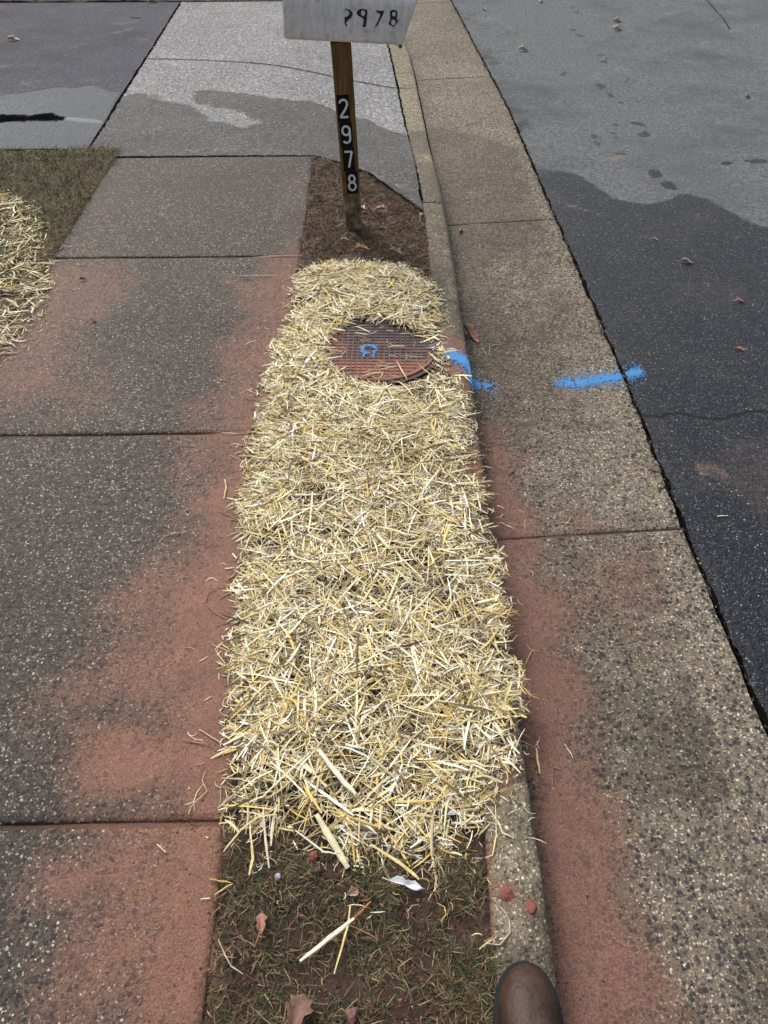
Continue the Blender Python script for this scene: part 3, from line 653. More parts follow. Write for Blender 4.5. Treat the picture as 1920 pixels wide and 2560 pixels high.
def left_pf(n):
    P = np.column_stack([rng.uniform(-3.6, WL+.01, n), rng.uniform(3.0, 4.74, n)])
    return P
grass('grass', 34000, left_pf, lambda x, y: -.004+.03*(fbm(x, y, 5, 5, 70)-.3), [(.12, .12, .035), (.07, .085, .022), (.30, .24, .12), (.045, .028, .016)], [.36, .26, .16, .22], (.02, .065), (.0018, .004), (.5, .35), label='dull olive grass at the corner of sidewalk and driveway', cat='grass', kind='stuff')
def far_pf(n): return np.column_stack([rng.uniform(-4.6, WL, n), rng.uniform(8.62, 9.6, n)])
grass('grass', 14000, far_pf, lambda x, y: .005+x*0, [(.16, .14, .06), (.1, .1, .04), (.24, .18, .09), (.1, .06, .03)], [.3, .3, .25, .15], (.03, .07), (.003, .005), (.5, .3), label='sparse grass beyond the far side of the driveway', cat='grass', kind='stuff')

def crumbs(name, P, z, r_, cols, p, **tg):
    n = len(P); base = np.array([(1, 0, 0), (-.5, .87, 0), (-.5, -.87, 0), (0, 0, .8), (.35, .3, .55), (-.45, .1, .5)])
    fc = np.array([(0, 1, 4, 4), (1, 5, 3, 4), (1, 2, 5, 5), (2, 3, 5, 5), (2, 0, 3, 3), (0, 4, 3, 3)])[:, :]
    th = rng.random(n)*6.28; c_, s_ = np.cos(th)[:, None], np.sin(th)[:, None]; rr = rng.uniform(*r_, n)[:, None]*rng.uniform(.7, 1.3, (n, 6))
    x = (base[None, :, 0]*c_-base[None, :, 1]*s_)*rr+P[:, 0:1]; y = (base[None, :, 0]*s_+base[None, :, 1]*c_)*rr+P[:, 1:2]; zz = base[None, :, 2]*rr*.9+z[:, None]-.0005
    V = np.stack([x, y, zz], -1).reshape(-1, 3); tri = np.array([(0, 1, 4), (1, 5, 3), (1, 3, 4), (1, 2, 5), (2, 3, 5), (2, 0, 3), (0, 4, 3)])
    Fq = (np.arange(n)[:, None, None]*6+tri[None]).reshape(-1, 3)
    return tag(mesh_np(name, V, Fq, M['fibre'], col=np.repeat(pal(n, cols, p, .25), 6, axis=0)), **tg)
SC = [(.06, .03, .022), (.10, .048, .034), (.03, .018, .013), (.15, .07, .045), (.2, .15, .1)]
P = np.column_stack([rng.uniform(WR-.01, .225, 9000), rng.uniform(.1, .95, 9000)]); P = P[fbm(P[:, 0], P[:, 1], 13, 3, 64) > .42]
crumbs('soil_crumbs', P, soil_top(P[:, 0], P[:, 1]), (.0015, .0055), SC, [.34, .26, .22, .13, .05], label='dark soil crumbs over the near end of the verge', cat='soil crumbs', kind='stuff')
P = np.column_stack([rng.uniform(WR-.02, .275, 7000), rng.uniform(3.1, 4.6, 7000)]); P = P[P[:, 1] < apron_front(P[:, 0])]
crumbs('soil_crumbs', P, soil_top(P[:, 0], P[:, 1]), (.003, .011), SC, [.4, .2, .3, .06, .04], label='dark soil crumbs around the mailbox post', cat='soil crumbs', kind='stuff')
yy = rng.uniform(.2, 3.2, 900); P = np.column_stack([WR-np.abs(rng.standard_normal(900))*.07, yy])
crumbs('mud_crumbs', P, np.full(900, .0005), (.0012, .0042), [(.2, .09, .06), (.12, .055, .04), (.05, .03, .025)], [.45, .35, .2], label='tiny mud crumbs along the street side of the sidewalk', cat='mud crumbs', kind='stuff')
yy = rng.uniform(.2, 6, 700); xx = kerb_e(yy)+.012+np.abs(rng.standard_normal(700))*.06; P = np.column_stack([xx, yy])
crumbs('mud_crumbs', P, zg(xx, yy), (.0012, .004), [(.2, .09, .06), (.05, .03, .025), (.02, .015, .012)], [.3, .35, .35], label='tiny dark crumbs lying in the gutter at the foot of the curb', cat='mud crumbs', kind='stuff')
yy = rng.uniform(.6, 9, 1500); xx = road_e(yy)+rng.normal(.004, .014, 1500); P = np.column_stack([xx, yy])
crumbs('seam_grit', P, np.where(xx > road_e(yy)+.012, zr(xx, yy), zg(xx, yy)+.002), (.002, .0065), [(.02, .02, .022), (.05, .045, .04), (.14, .12, .09)], [.5, .3, .2], label='loose dark grit along the seam of gutter and asphalt', cat='grit', kind='stuff')

# ------------------------------------------------------------ round utility lid
def lid():
    root = empty('utility_lid', (LIDC[0], LIDC[1], .0), (0, 0, math.radians(-2)))
    tag(root, 'round mud-caked iron meter lid with waffle pattern, set in the straw', 'lid')
    k = N('rusty_iron'); c = k.mix(k.smooth(k.noise(14, 5, .7), .4, .7), (.085, .06, .058), (.045, .038, .044))
    mm = k.smooth(k.math('ADD', k.attr('mud'), k.math('MULTIPLY', k.math('SUBTRACT', k.noise(18, 6, .7), .5), .7)), .35, .75)
    c = k.mix(mm, c, k.mix(k.noise(25, 4), (.27, .105, .07), (.17, .08, .06)))
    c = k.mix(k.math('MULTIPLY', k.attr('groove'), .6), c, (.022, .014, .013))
    mat = k.out(c, .6, k.bump(k.noise(120, 5, .7), .5, .003), .3)
    bm = bmesh.new(); n = 72
    r0 = [(0, .0), (LIDR-.012, .0), (LIDR-.010, .004), (LIDR-.002, .004), (LIDR, .001), (LIDR, -.05)]
    rings = []
    for r, z in r0[1:]: rings.append([bm.verts.new((r*math.cos(2*math.pi*i/n), r*math.sin(2*math.pi*i/n), z+.004)) for i in range(n)])
    bm.faces.new(rings[0])
    for a_, b_ in zip(rings, rings[1:]):
        for i in range(n): bm.faces.new((a_[i], b_[i], b_[(i+1) % n], a_[(i+1) % n]))
    p = .0212; t = .0162; m_ = int(LIDR/p)+1
    for i in range(-m_, m_+1):
        for j in range(-m_, m_+1):
            cx, cy = (i+.5)*p, (j+.5)*p
            if math.hypot(abs(cx)+t/2, abs(cy)+t/2) > LIDR-.014: continue
            zt = .0072+random.uniform(-.0006, .0006)
            lo = [bm.verts.new((cx+sx_*t/2, cy+sy_*t/2, .0042)) for sx_, sy_ in ((-1, -1), (1, -1), (1, 1), (-1, 1))]
            hi = [bm.verts.new((cx+sx_*t/2*.9, cy+sy_*t/2*.82, zt)) for sx_, sy_ in ((-1, -1), (1, -1), (1, 1), (-1, 1))]
            bm.faces.new(hi)
            for q in range(4): bm.faces.new((lo[q], lo[(q+1) % 4], hi[(q+1) % 4], hi[q]))
    o = bm_obj('cover', bm, mat, root)
    me = o.data; at = me.attributes.new('mud', 'FLOAT', 'POINT')
    co = np.array([v.co[:] for v in me.vertices])
    f = np.maximum(ss(-.02, -.13, co[:, 1]+.12*fbm(co[:, 0], co[:, 1], 12, 3, 3)-.06), .7*ss(-.08, -.18, co[:, 0]))
    f = np.maximum(f, .55*ss(.05, .0, abs(co[:, 1]-.0+.35*(co[:, 0]-.1)))*(co[:, 0] > -.02)); f = np.where(co[:, 2] < .006, np.clip(f*1.2+.04, 0, 1)*.9, f)
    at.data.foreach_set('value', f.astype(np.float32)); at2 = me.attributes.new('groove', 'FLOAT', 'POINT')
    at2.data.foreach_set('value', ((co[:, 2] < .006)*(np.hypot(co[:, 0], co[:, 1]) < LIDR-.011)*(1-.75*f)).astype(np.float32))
    # round muddy frame the lid drops into
    bm = bmesh.new(); n = 72; pr = [(LIDR+.003, -.05), (LIDR+.003, .002), (LIDR+.018, .002), (LIDR+.024, -.06)]
    rings = [[bm.verts.new(((r)*math.cos(2*math.pi*i/n), (r)*math.sin(2*math.pi*i/n), z)) for i in range(n)] for r, z in pr]
    for a_, b_ in zip(rings, rings[1:]):
        for i in range(n): bm.faces.new((a_[i], b_[i], b_[(i+1) % n], a_[(i+1) % n]))
    bm_obj('frame', bm, M['clod'], root)
    return root
LID = lid()

# spray-paint marks: thousands of droplets lying on the surface
def droplets(name, pts, parent=None, r=(.0011, .0029), **tg):
    V = []; Fq = []; off = 0; n = len(pts); k_ = 6
    rr = rng.uniform(*r, n); a0 = rng.random(n)*6.28
    th = a0[:, None]+np.arange(k_)[None, :]/k_*2*np.pi; rad = rr[:, None]*rng.uniform(.6, 1.2, (n, k_))
    x = pts[:, 0:1]+rad*np.cos(th); y = pts[:, 1:2]+rad*np.sin(th); z = pts[:, 2:3]+(rng.random((n, 1))*.0014+.0008)+0*x
    V = np.stack([x, y, z], -1).reshape(-1, 3); b = np.arange(n)*k_
    Fq = np.concatenate([np.stack([b, b+1, b+2, b+3], 1), np.stack([b, b+3, b+4, b+5], 1)])
    o = mesh_np(name, V, Fq, M['blue'], parent); return tag(o, **tg)
def line_cloud(P, n, sig, zf, fall=.5):
    P = np.array(P); t = rng.random(n); seg = np.linalg.norm(np.diff(P, axis=0), axis=1); cum = np.concatenate([[0], np.cumsum(seg)])/seg.sum()
    t = t+rng.standard_normal(n)*.03
    x = np.interp(t, cum, P[:, 0]); y = np.interp(t, cum, P[:, 1]); over = np.clip(t-1, 0, 1)+np.clip(-t, 0, 1)
    x += rng.standard_normal(n)*.01; y += rng.standard_normal(n)*sig*(.8+fall*(rng.random(n) < .3)*2.6)
    return np.column_stack([x, y, zf(x, y)])
def zsurf(x, y): return np.where(x > road_e(y)+.01, zr(x, y), zg(x, y))+.001
q = line_cloud(GP([(1203, 824), (1260, 820), (1330, 812), (1385, 802)], ZR), 5200, .017, zsurf)
q = q[(vnoise(q[:, 0]*90, q[:, 1]*90, 5) > .22) & (abs(q[:, 0]-road_e(q[:, 1])-.006) > .010)]
q = q[(q[:, 0] > .77) | (rng.random(len(q)) < .5)]
droplets('spray_mark', q, label='bright blue sprayed stripe crossing from the gutter onto the asphalt', cat='paint mark')
def zkerb(x, y):
    f = (x-soil_e(y))/(kerb_e(y)-soil_e(y)); return np.interp(f, [0, .6, .78, .88, .95, .985, 1.0, 1.02], [.001, .001, -.001, -.004, -.011, -.022, -.042, -.125])+.002
ke = float(kerb_e(2.45)); kc = []
A = GP([(968, 768), (985, 772), (1000, 782)], 0); a1 = line_cloud([A[0], A[1], (ke-.012, 2.43)], 1700, .018, zkerb)
a1 = a1[a1[:, 0] < ke-.003]
n = 1500; yy = rng.normal(2.37, .03, n)
a2 = np.column_stack([kerb_e(yy)-.012+.014*rng.random(n), yy, np.zeros(n)]); a2[:, 2] = zkerb(a2[:, 0], a2[:, 1])
B = GP([(1018, 826), (1040, 833), (1068, 838)], -.125); a3 = line_cloud(B, 1100, .017, lambda x, y: zg(x, y)+.001)
a3 = a3[a3[:, 0] > kerb_e(a3[:, 1])+.012]; a3 = a3[vnoise(a3[:, 0]*80, a3[:, 1]*80, 6) > .45]
droplets('spray_mark', np.concatenate([a1, a2, a3]), label='blue sprayed mark running over the curb edge beside the round lid', cat='paint mark')
t = rng.random(700)*6.28; rr = .028+rng.standard_normal(700)*.004
c0 = np.array(G(797, 755, .01))-np.array(LIDC); q = np.column_stack([c0[0]+rr*np.cos(t)*1.0, c0[1]+rr*np.sin(t)*1.05, np.full(700, .0088)])
q = q[(np.sin(t) > .3) | (vnoise(q[:, 0]*120, q[:, 1]*120, 7) > .4)]
q2 = np.column_stack([c0[0]+rng.choice([-.018, .02], 90)+rng.standard_normal(90)*.002, c0[1]-.035-rng.random(90)*.02, np.full(90, .0088)])
droplets('paint_mark', np.concatenate([q, q2]), LID, r=(.001, .0026), label='small blue sprayed ring')

# ------------------------------------------------------------ mailbox on its post
PB = Vector((*G(765, 487), -.02))
mb = empty('mailbox', PB, (0, 0, 0)); tag(mb, 'weathered pale grey mailbox on a leaning wooden post with the number 2978', 'mailbox')
LEAN = Vector((-.030, -.125, .86)); PW = .084
up = LEAN.normalized(); side = Vector((1, .03, 0)); side = (side-up*side.dot(up)).normalized(); fr = side.cross(up).normalized()   # fr points to camera (-y)
if fr.y > 0: fr = -fr
def pp(a_, b_, c_): return side*a_+fr*b_+up*c_           # local post frame: across, towards camera, up
PL = .876
k = N('weathered_post_wood')
mp = k.n('ShaderNodeMapping'); mp.inputs['Scale'].default_value = (28, 28, 1.6); k.put(mp.inputs[0], k.tc)
c = k.mix(k.smooth(k.noise(3, 6, .65, mp.outputs[0]), .35, .65), (.16, .095, .028), (.075, .043, .013))
c = k.mix(k.smooth(k.noise(9, 4, .6, mp.outputs[0]), .55, .75), c, (.06, .05, .025))
zc = k.n('ShaderNodeSeparateXYZ'); k.put(zc.inputs[0], k.tc)
low = k.smooth(k.math('ADD', zc.outputs[2], k.math('MULTIPLY', k.noise(10, 5), .2)), .1, .42, 1, 0)
c = k.mix(k.math('MULTIPLY', low, k.smooth(k.noise(14, 5, .7), .38, .6)), c, (.36, .33, .27))
c = k.mix(k.math('MULTIPLY', k.smooth(k.math('ADD', zc.outputs[2], k.math('MULTIPLY', k.noise(16, 5), .14)), .03, .16, 1, 0), .8), c, (.10, .065, .045))
M['post'] = k.out(c, .7, k.bump(k.noise(6, 6, .7, mp.outputs[0]), .5, .004), .35)
bm = bmesh.new(); hw = PW/2; ch = .006
ring = [(-hw+ch, hw), (hw-ch, hw), (hw, hw-ch), (hw, -hw+ch), (hw-ch, -hw), (-hw+ch, -hw), (-hw, -hw+ch), (-hw, hw-ch)]
prev = None
for i in range(25):
    c_ = -.12+(PL+.12)*i/24; s_ = 1-.10*ss(.16, 0., c_) if c_ < .16 else 1.
    cur = [bm.verts.new(pp(x*s_+random.uniform(-.0006, .0006), y*s_+random.uniform(-.0006, .0006), c_)) for x, y in ring]
    if prev:
        for q_ in range(8): bm.faces.new((prev[q_], prev[(q_+1) % 8], cur[(q_+1) % 8], cur[q_]))
    else: bm.faces.new(cur)
    prev = cur
bm.faces.new(prev)
bm_obj('post', bm, M['post'], mb)
# number plates with stroke numerals
def arc(cx, cy, rx_, ry_, a0, a1, n=14): return [(cx+rx_*math.cos(math.radians(a0+(a1-a0)*i/n)), cy+ry_*math.sin(math.radians(a0+(a1-a0)*i/n))) for i in range(n+1)]
# glyph box: x -.5...5, y -1..1 (half height)
GLY = {'2': [arc(0, .52, .45, .42, 170, -10)+[(.40, .30), (.2, -.1), (-.2, -.6), (-.42, -.94)], [(-.46, -.94), (.5, -.94)]],
       '9': [arc(0, .45, .44, .5, 0, 360, 24), [(.44, .5), (.44, -.45)]+arc(0, -.5, .44, .44, 0, -150)],
       '7': [[(-.5, .92), (.46, .92)], [(.44, .92), (.25, .2), (.08, -.4), (-.04, -.98)]],
       '8': [arc(0, .5, .36, .44, 0, 360, 24), arc(0, -.46, .44, .5, 0, 360, 24)]}
def stroke_bm(bm, strokes, w_, fr_, th=.0008):
    """fr_(x, y, h) -> 3-D point; each stroke a raised band"""
    for si, st in enumerate(strokes):
        P = [Vector(p) for p in st]; n = len(P); L_, R_ = [], []
        for i, p in enumerate(P):
            d = (P[min(i+1, n-1)]-P[max(i-1, 0)])
            if (P[0]-P[-1]).length < 1e-4 and i in (0, n-1): d = P[1]-P[-2]
            d.normalize(); nn = Vector((-d.y, d.x)); L_.append(p+nn*w_/2); R_.append(p-nn*w_/2)
        h_ = th+si*.0003
        tl = [bm.verts.new(fr_(p.x, p.y, h_)) for p in L_]; tr = [bm.verts.new(fr_(p.x, p.y, h_)) for p in R_]
        bl = [bm.verts.new(fr_(p.x, p.y, 0)) for p in L_]; br = [bm.verts.new(fr_(p.x, p.y, 0)) for p in R_]
        for i in range(n-1):
            bm.faces.new((tl[i], tr[i], tr[i+1], tl[i+1])); bm.faces.new((tl[i+1], bl[i+1], bl[i], tl[i])); bm.faces.new((tr[i], br[i], br[i+1], tr[i+1]))
PH = .114; PWd = .054; top_c = .673
for i, d_ in enumerate('2978'):
    cc_ = top_c-PH*(i+.5); ox = -.008+.0035*i+(.004 if i == 3 else 0)
    bm = bmesh.new(); hh = PH/2-.0012; y1_ = hw+.0022; y0_ = hw-.001
    vs = [bm.verts.new(pp(ox+a_*PWd/2, b_, cc_+c_*hh)) for b_ in (y0_, y1_) for a_, c_ in ((-1, -1), (1, -1), (1, 1), (-1, 1))]
    for f_ in ((4, 5, 6, 7), (0, 1, 5, 4), (1, 2, 6, 5), (2, 3, 7, 6), (3, 0, 4, 7), (0, 3, 2, 1)): bm.faces.new([vs[z_] for z_ in f_])
    # small screw bosses top and bottom
    for sgn in (-1, 1):
        ring_ = [bm.verts.new(pp(ox+.0022*math.cos(t_*math.pi/4), y1_+.0012, cc_+sgn*(hh-.006)+.0022*math.sin(t_*math.pi/4))) for t_ in range(8)]; bm.faces.new(ring_)
    pl = bm_obj('number_plate', bm, M['black_plate'], mb); pl['label'] = 'black plate with the white numeral '+d_
    bm = bmesh.new(); gw, gh = .037, .039
    stroke_bm(bm, [[(x*gw, y*gh) for x, y in st] for st in GLY[d_]], .0092, lambda x, y, h_: pp(ox+x, y1_+.0002+h_, cc_+y))
    bm_obj('numeral', bm, M['digit'], pl)
# box
BR = .085; BH = .123; BL = .50
boxo = PB+LEAN.normalized()*PL
bl_rot = math.radians(-2.5)
k = N('weathered_grey_box')
mp = k.n('ShaderNodeMapping'); mp.inputs['Scale'].default_value = (60, 60, 7); k.put(mp.inputs[0], k.tc)
c = k.mix(k.smooth(k.noise(1.2, 6, .7, mp.outputs[0]), .35, .68), (.66, .655, .64), (.52, .515, .50))
c = k.mix(k.math('MULTIPLY', k.smooth(k.noise(34, 7, .8), .5, .66), .7), c, (.33, .32, .30))
c = k.mix(k.math('MULTIPLY', k.smooth(k.noise(4.5, 4, .6), .5, .7), .45), c, (.27, .25, .22))
M['box'] = k.out(c, .55, k.bump(k.noise(50, 5, .7), .35, .003), .4)
BT = Vector((boxo.x-PB.x, boxo.y-PB.y, boxo.z-PB.z+.004))
tilt = math.radians(2.2)
def bp(x, y, z):                                       # box frame (x along the box towards the street, y away from camera, z up)
    x, z = x*math.cos(tilt)+z*math.sin(tilt), -x*math.sin(tilt)+z*math.cos(tilt)
    cr_, sr_ = math.cos(bl_rot), math.sin(bl_rot); return Vector((BT.x+x*cr_-y*sr_, BT.y+x*sr_+y*cr_, BT.z+z))
XL, XR = -.222, .243
def prof(r_, inset=0):
    q_ = [(-r_+.012, 0.), (-r_+.004, .003), (-r_, .012), (-r_, BH*.4), (-r_, BH)]
    q_ += [(-r_*math.cos(t_), BH+r_*math.sin(t_)) for t_ in np.linspace(0, math.pi, 20)[1:-1]]
    q_ += [(r_, BH), (r_, BH*.4), (r_, .012), (r_-.004, .003), (r_-.012, 0.)]; return q_
def xfront(z): return XR+.30*z                            # slanting street end
bm = bmesh.new(); pr_ = prof(BR); prev = None
xs_ = [XL+.0, XL+.006, XL+.02]+list(np.linspace(XL+.06, XR-.02, 8))+[XR-.006, XR]
for i, xv in enumerate(xs_):
    s_ = .93 if i == 0 else (.98 if i == 1 else 1.)
    cur = []
    for y, z in pr_:
        f_ = (xv-XL)/(XR-XL); x_ = XL+(xfront(z)-XL)*f_
        cur.append(bm.verts.new(bp(x_, y*s_, BH/2+(z-BH/2)*s_ if i < 2 else z)))
    if prev:
        for q_ in range(len(pr_)): bm.faces.new((prev[q_], cur[q_], cur[(q_+1) % len(pr_)], prev[(q_+1) % len(pr_)]))
    else: bm.faces.new(cur)
    prev = cur
bm.faces.new(prev[::-1])
body = bm_obj('box', bm, M['box'], mb)
bm = bmesh.new(); pr_ = prof(BR+.004); rings = []
for dx_ in (-.012, .010, .013):
    s_ = 1 if dx_ < .012 else .95
    rings.append([bm.verts.new(bp(xfront(z)+dx_, y*s_, (z-.003)*s_+(1-s_)*BH/2)) for y, z in pr_])
for a_, b_ in zip(rings, rings[1:]):
    for q_ in range(len(pr_)): bm.faces.new((a_[q_], b_[q_], b_[(q_+1) % len(pr_)], a_[(q_+1) % len(pr_)]))
bm.faces.new(rings[-1][::-1]); bm.faces.new(rings[0])
door = bm_obj('door', bm, M['box'], mb)
bm = bmesh.new(); bmesh.ops.create_uvsphere(bm, u_segments=10, v_segments=8, radius=.008)
bmesh.ops.translate(bm, verts=bm.verts, vec=bp(XR+.004, -BR+.002, -.002)); bm_obj('hinge', bm, M['dark_metal'], door, True)
# weathered numerals on the side, traced as filled outlines (x px, y px of a close view)
def cur_mesh(name, outlines, mat, parent, fr_):
    cu = bpy.data.curves.new(name, 'CURVE'); cu.dimensions = '2D'; cu.fill_mode = 'BOTH'; cu.extrude = .0004
    for ol in outlines:
        sp = cu.splines.new('POLY'); sp.points.add(len(ol)-1); sp.use_cyclic_u = True
        for p_, q_ in zip(sp.points, ol): p_.co = (q_[0], q_[1], 0, 1)
    tmp = bpy.data.objects.new(name, cu); sc.collection.objects.link(tmp)
    me = bpy.data.meshes.new_from_object(tmp.evaluated_get(bpy.context.evaluated_depsgraph_get()))
    bpy.data.objects.remove(tmp); me.name = name
    for v_ in me.vertices: v_.co = fr_(v_.co.x, v_.co.y, v_.co.z+.0006)
    me.materials.clear(); me.materials.append(mat)
    o = bpy.data.objects.new(name, me); sc.collection.objects.link(o); o.parent = parent; return o
def el(cx, cy, a_, b_, n=14): return [(cx+a_*math.cos(6.2832*i/n), cy+b_*math.sin(6.2832*i/n)) for i in range(n)]
BD = {'2': [[(755, 45), (785, 42), (815, 50), (838, 75), (842, 100), (828, 130), (800, 158), (782, 178), (774, 198), (780, 210), (788, 205), (785, 228), (776, 226), (764, 205), (760, 180), (762, 150), (757, 132), (785, 120), (806, 100), (810, 82), (800, 62), (780, 52)]],
      '9': [[(880, 72), (890, 52), (915, 36), (950, 32), (984, 42), (988, 70), (982, 130), (975, 226), (940, 230), (945, 200), (952, 155), (940, 128), (915, 118), (890, 104), (882, 92)], el(944, 78, 21, 32)],
      '7': [[(1068, 42), (1110, 44), (1152, 42), (1140, 85), (1122, 130), (1105, 170), (1090, 214), (1082, 215), (1088, 180), (1070, 235), (1064, 238), (1078, 190), (1096, 150), (1112, 95), (1106, 72), (1085, 66)]],
      '8': [[(1208, 50), (1225, 30), (1250, 24), (1276, 36), (1284, 60), (1282, 100), (1276, 116), (1284, 138), (1294, 152), (1272, 190), (1256, 212), (1246, 208), (1240, 222), (1228, 206), (1206, 196), (1199, 182), (1210, 150), (1216, 122), (1210, 96)], el(1249, 74, 19, 26), el(1246, 168, 24, 34)]}
def bd(x, y):
    yb = 375+(x-150)*60/1160.; zz_ = (yb-y)/(yb-20)*BH*1.0
    return (XL+(x-150+ (0))/1165.*(XR-XL)*1.0, max(zz_, .002))
for d_, ols in BD.items():
    o = cur_mesh('numeral', [[bd(*p) for p in ol] for ol in ols], M['black_digit'], body, lambda x, y, h_: bp(x, -BR-.0004-h_, y))
    o['label'] = 'peeling black numeral '+d_

# ------------------------------------------------------------ boot on the kerb
def boot():
    root = empty('boot', (.276, .374, .002), (0, 0, math.radians(-4)))
    tag(root, 'brown leather boot with rounded toe standing on the concrete curb', 'boot')
    k = N('brown_boot_leather')
    c = k.mix(k.smooth(k.noise(13, 6, .7), .35, .7), (.046, .024, .017), (.022, .014, .011))
    c = k.mix(k.math('MULTIPLY', k.smooth(k.noise(30, 5, .7), .5, .75), .5), c, (.10, .06, .04))
    leather = k.out(c, .55, k.bump(k.noise(110, 6, .7), .35, .002, k.bump(k.noise(22, 4, .6), .7, .012)), .3)
    sole = plain('boot_welt_rubber', (.014, .015, .018), .7, .5, 60, .8, spec=.25)
    # outline half-widths by distance behind the toe tip
    ds = [0, .004, .012, .026, .045, .07, .10, .14, .18, .22, .26, .285, .295, .30]
    hwd = [0., .017, .029, .041, .050, .056, .058, .052, .045, .040, .040, .036, .024, 0.]
    def hwf(d): return float(np.interp(d, ds, hwd))
    def shell(name, zlo, zhi, grow, mat, par):
        bm = bmesh.new(); ol = []
        dd = [0, .002, .006, .012, .02, .03, .045, .06, .08, .10, .13, .16, .2, .24, .27, .29, .3]
        for s_ in (1, -1):
            for d in (dd if s_ == 1 else dd[::-1][1:-1]): ol.append((s_*(math.sqrt(max(0, min(1, d/.05*1.4)))*0+hwf(d)), -d))
        prev = None; n_ = len(ol)
        for z_, g_ in ((zlo, grow-.002), (zlo+.003, grow), (zhi-.003, grow), (zhi, grow-.002)):
            cur = []
            for x, y in ol:
                l_ = math.hypot(x, (y+.15)*.4)+1e-6; cur.append(bm.verts.new((x*(1+g_/.05), y*(1+g_/.15)+g_*1.0, z_)))
            if prev:
                for i in range(n_): bm.faces.new((prev[i], prev[(i+1) % n_], cur[(i+1) % n_], cur[i]))
            else: bm.faces.new(cur)
            prev = cur
        bm.faces.new(prev); return bm_obj(name, bm, mat, par, False)
    so_ = shell('sole', .0, .022, .004, sole, root); shell('welt', .022, .030, .0055, sole, so_)
    # upper: cross-section stations along the foot
    bm = bmesh.new(); st = []
    for d, hh in ((.003, .014), (.008, .024), (.016, .034), (.028, .043), (.045, .050), (.065, .055), (.09, .060), (.115, .068), (.14, .082), (.165, .100), (.19, .115)):
        hx_ = hwf(d)-.001
        ringv = [bm.verts.new((hx_*math.copysign(abs(math.cos(t_))**.85, math.cos(t_)), -d-.001, .028+hh*math.sin(t_)**.8)) for t_ in np.linspace(0, math.pi, 17)]
        st.append(ringv)
    for a_, b_ in zip(st, st[1:]):
        for i in range(16): bm.faces.new((a_[i], b_[i], b_[i+1], a_[i+1]))
    bm.faces.new(st[0][::-1])
    # ankle shaft, joined to the back of the vamp
    prev = None; shaft = []
    for z_, y0_, ry, rx2 in ((.028, -.235, .062, .036), (.06, -.232, .064, .036), (.10, -.222, .066, .039), (.14, -.222, .062, .043), (.18, -.225, .060, .046), (.24, -.228, .062, .050)):
        cur = [bm.verts.new((rx2*math.cos(t_), y0_+ry*math.sin(t_), z_)) for t_ in np.linspace(0, 2*math.pi, 25)[:-1]]
        if prev:
            for i in range(24): bm.faces.new((prev[i], prev[(i+1) % 24], cur[(i+1) % 24], cur[i]))
        prev = cur
    bm.faces.new(prev)
    u_ = bm_obj('upper', bm, leather, root, True)
    md = u_.modifiers.new('soft', 'SUBSURF'); md.levels = 1; md.render_levels = 2
    return root
boot()

# ------------------------------------------------------------ leaves, clods, stalks: one object each
def surf(x, y):
    if x > float(road_e(y))+.01: return float(zr(np.array(x), np.array(y)))
    if x > float(kerb_e(y)): return float(zg(np.array(x), np.array(y)))
    if x > float(soil_e(y)): return float(zk(np.array(y)))+.001
    return .006 if WR < x and y < 4 else .002
def at(px, py):
    z = 0.
    for _ in range(4): x, y = G(px, py, z); z = surf(x, y)
    return x, y, z
def leaf(px, py, L_, ang, col, label, cup=.35, lobes=0, group=None, wid=.45, name='leaf'):
    x, y, z = at(px, py); bm = bmesh.new(); n = 12; rows = []
    rs = random.Random(int(px*7+py))
    for i in range(n+1):
        t = i/n; wv = wid*L_*math.sin(math.pi*min(1, t*.97+.02))**.8
        if lobes: wv *= .45+.75*abs(math.sin(lobes*math.pi*t+.4))**.8
        wv = max(wv*rs.uniform(.8, 1.15), .0008); row = []
        for s_ in (-1, -.5, 0, .5, 1):
            zz = cup*(abs(s_)**1.6)*wv*.9+L_*.10*math.sin(t*5+rs.random()*.6)*(.4+abs(s_))+.12*L_*(t-.5)**2*4*cup
            row.append(bm.verts.new(((t-.5)*L_+s_*s_*.12*wv*(1 if lobes else .3), s_*wv*.5*rs.uniform(.85, 1.1), zz)))
        rows.append(row)
    for a_, b_ in zip(rows, rows[1:]):
        for i in range(4): bm.faces.new((a_[i], b_[i], b_[i+1], a_[i+1]))
    # stalk
    v_ = [bm.verts.new((-.5*L_+.002, s_*.0008, .002)) for s_ in (-1, 1)]+[bm.verts.new((-.72*L_, s_*.0006+.05*L_, .001)) for s_ in (1, -1)]; bm.faces.new(v_)
    lo = min(v.co.z for v in bm.verts)
    for v in bm.verts: v.co.z -= lo
    o = bm_obj(name, bm, M['leaf'], None, True, col); o.location = (x, y, z+.002); o.rotation_euler = (0, 0, math.radians(ang))
    md = o.modifiers.new('thick', 'SOLIDIFY'); md.thickness = .0006
    return tag(o, label, 'leaf', group)
TAN = (.50, .38, .24); PALE = (.62, .55, .42); BRN = (.20, .10, .06); PNK = (.42, .25, .18)
leaf(1130, 110, .10, 10, PALE, 'pale curled oak leaf on the dry road nearest the gutter', .6, 3)
leaf(1333, 47, .085, 5, PALE, 'upper of two pale curled leaves lying close together on the dry road', .7, 3)
leaf(1333, 66, .10, 12, (.68, .62, .5), 'lower of two pale curled leaves lying close together on the dry road', .7, 3)
leaf(1613, 211, .065, 40, TAN, 'tan curled leaf on the dry road near the right edge', .8, 2)
leaf(1168, 6, .07, 60, PALE, 'small pale leaf on the road at the very top of the view', .7, 2)
leaf(1047, 22, .06, 100, TAN, 'small leaf on the gutter seam far up the street', .6, 2)
leaf(1483, 568, .068, -10, (.30, .20, .15), 'brown oval leaf on the wet black asphalt', .3, 0)
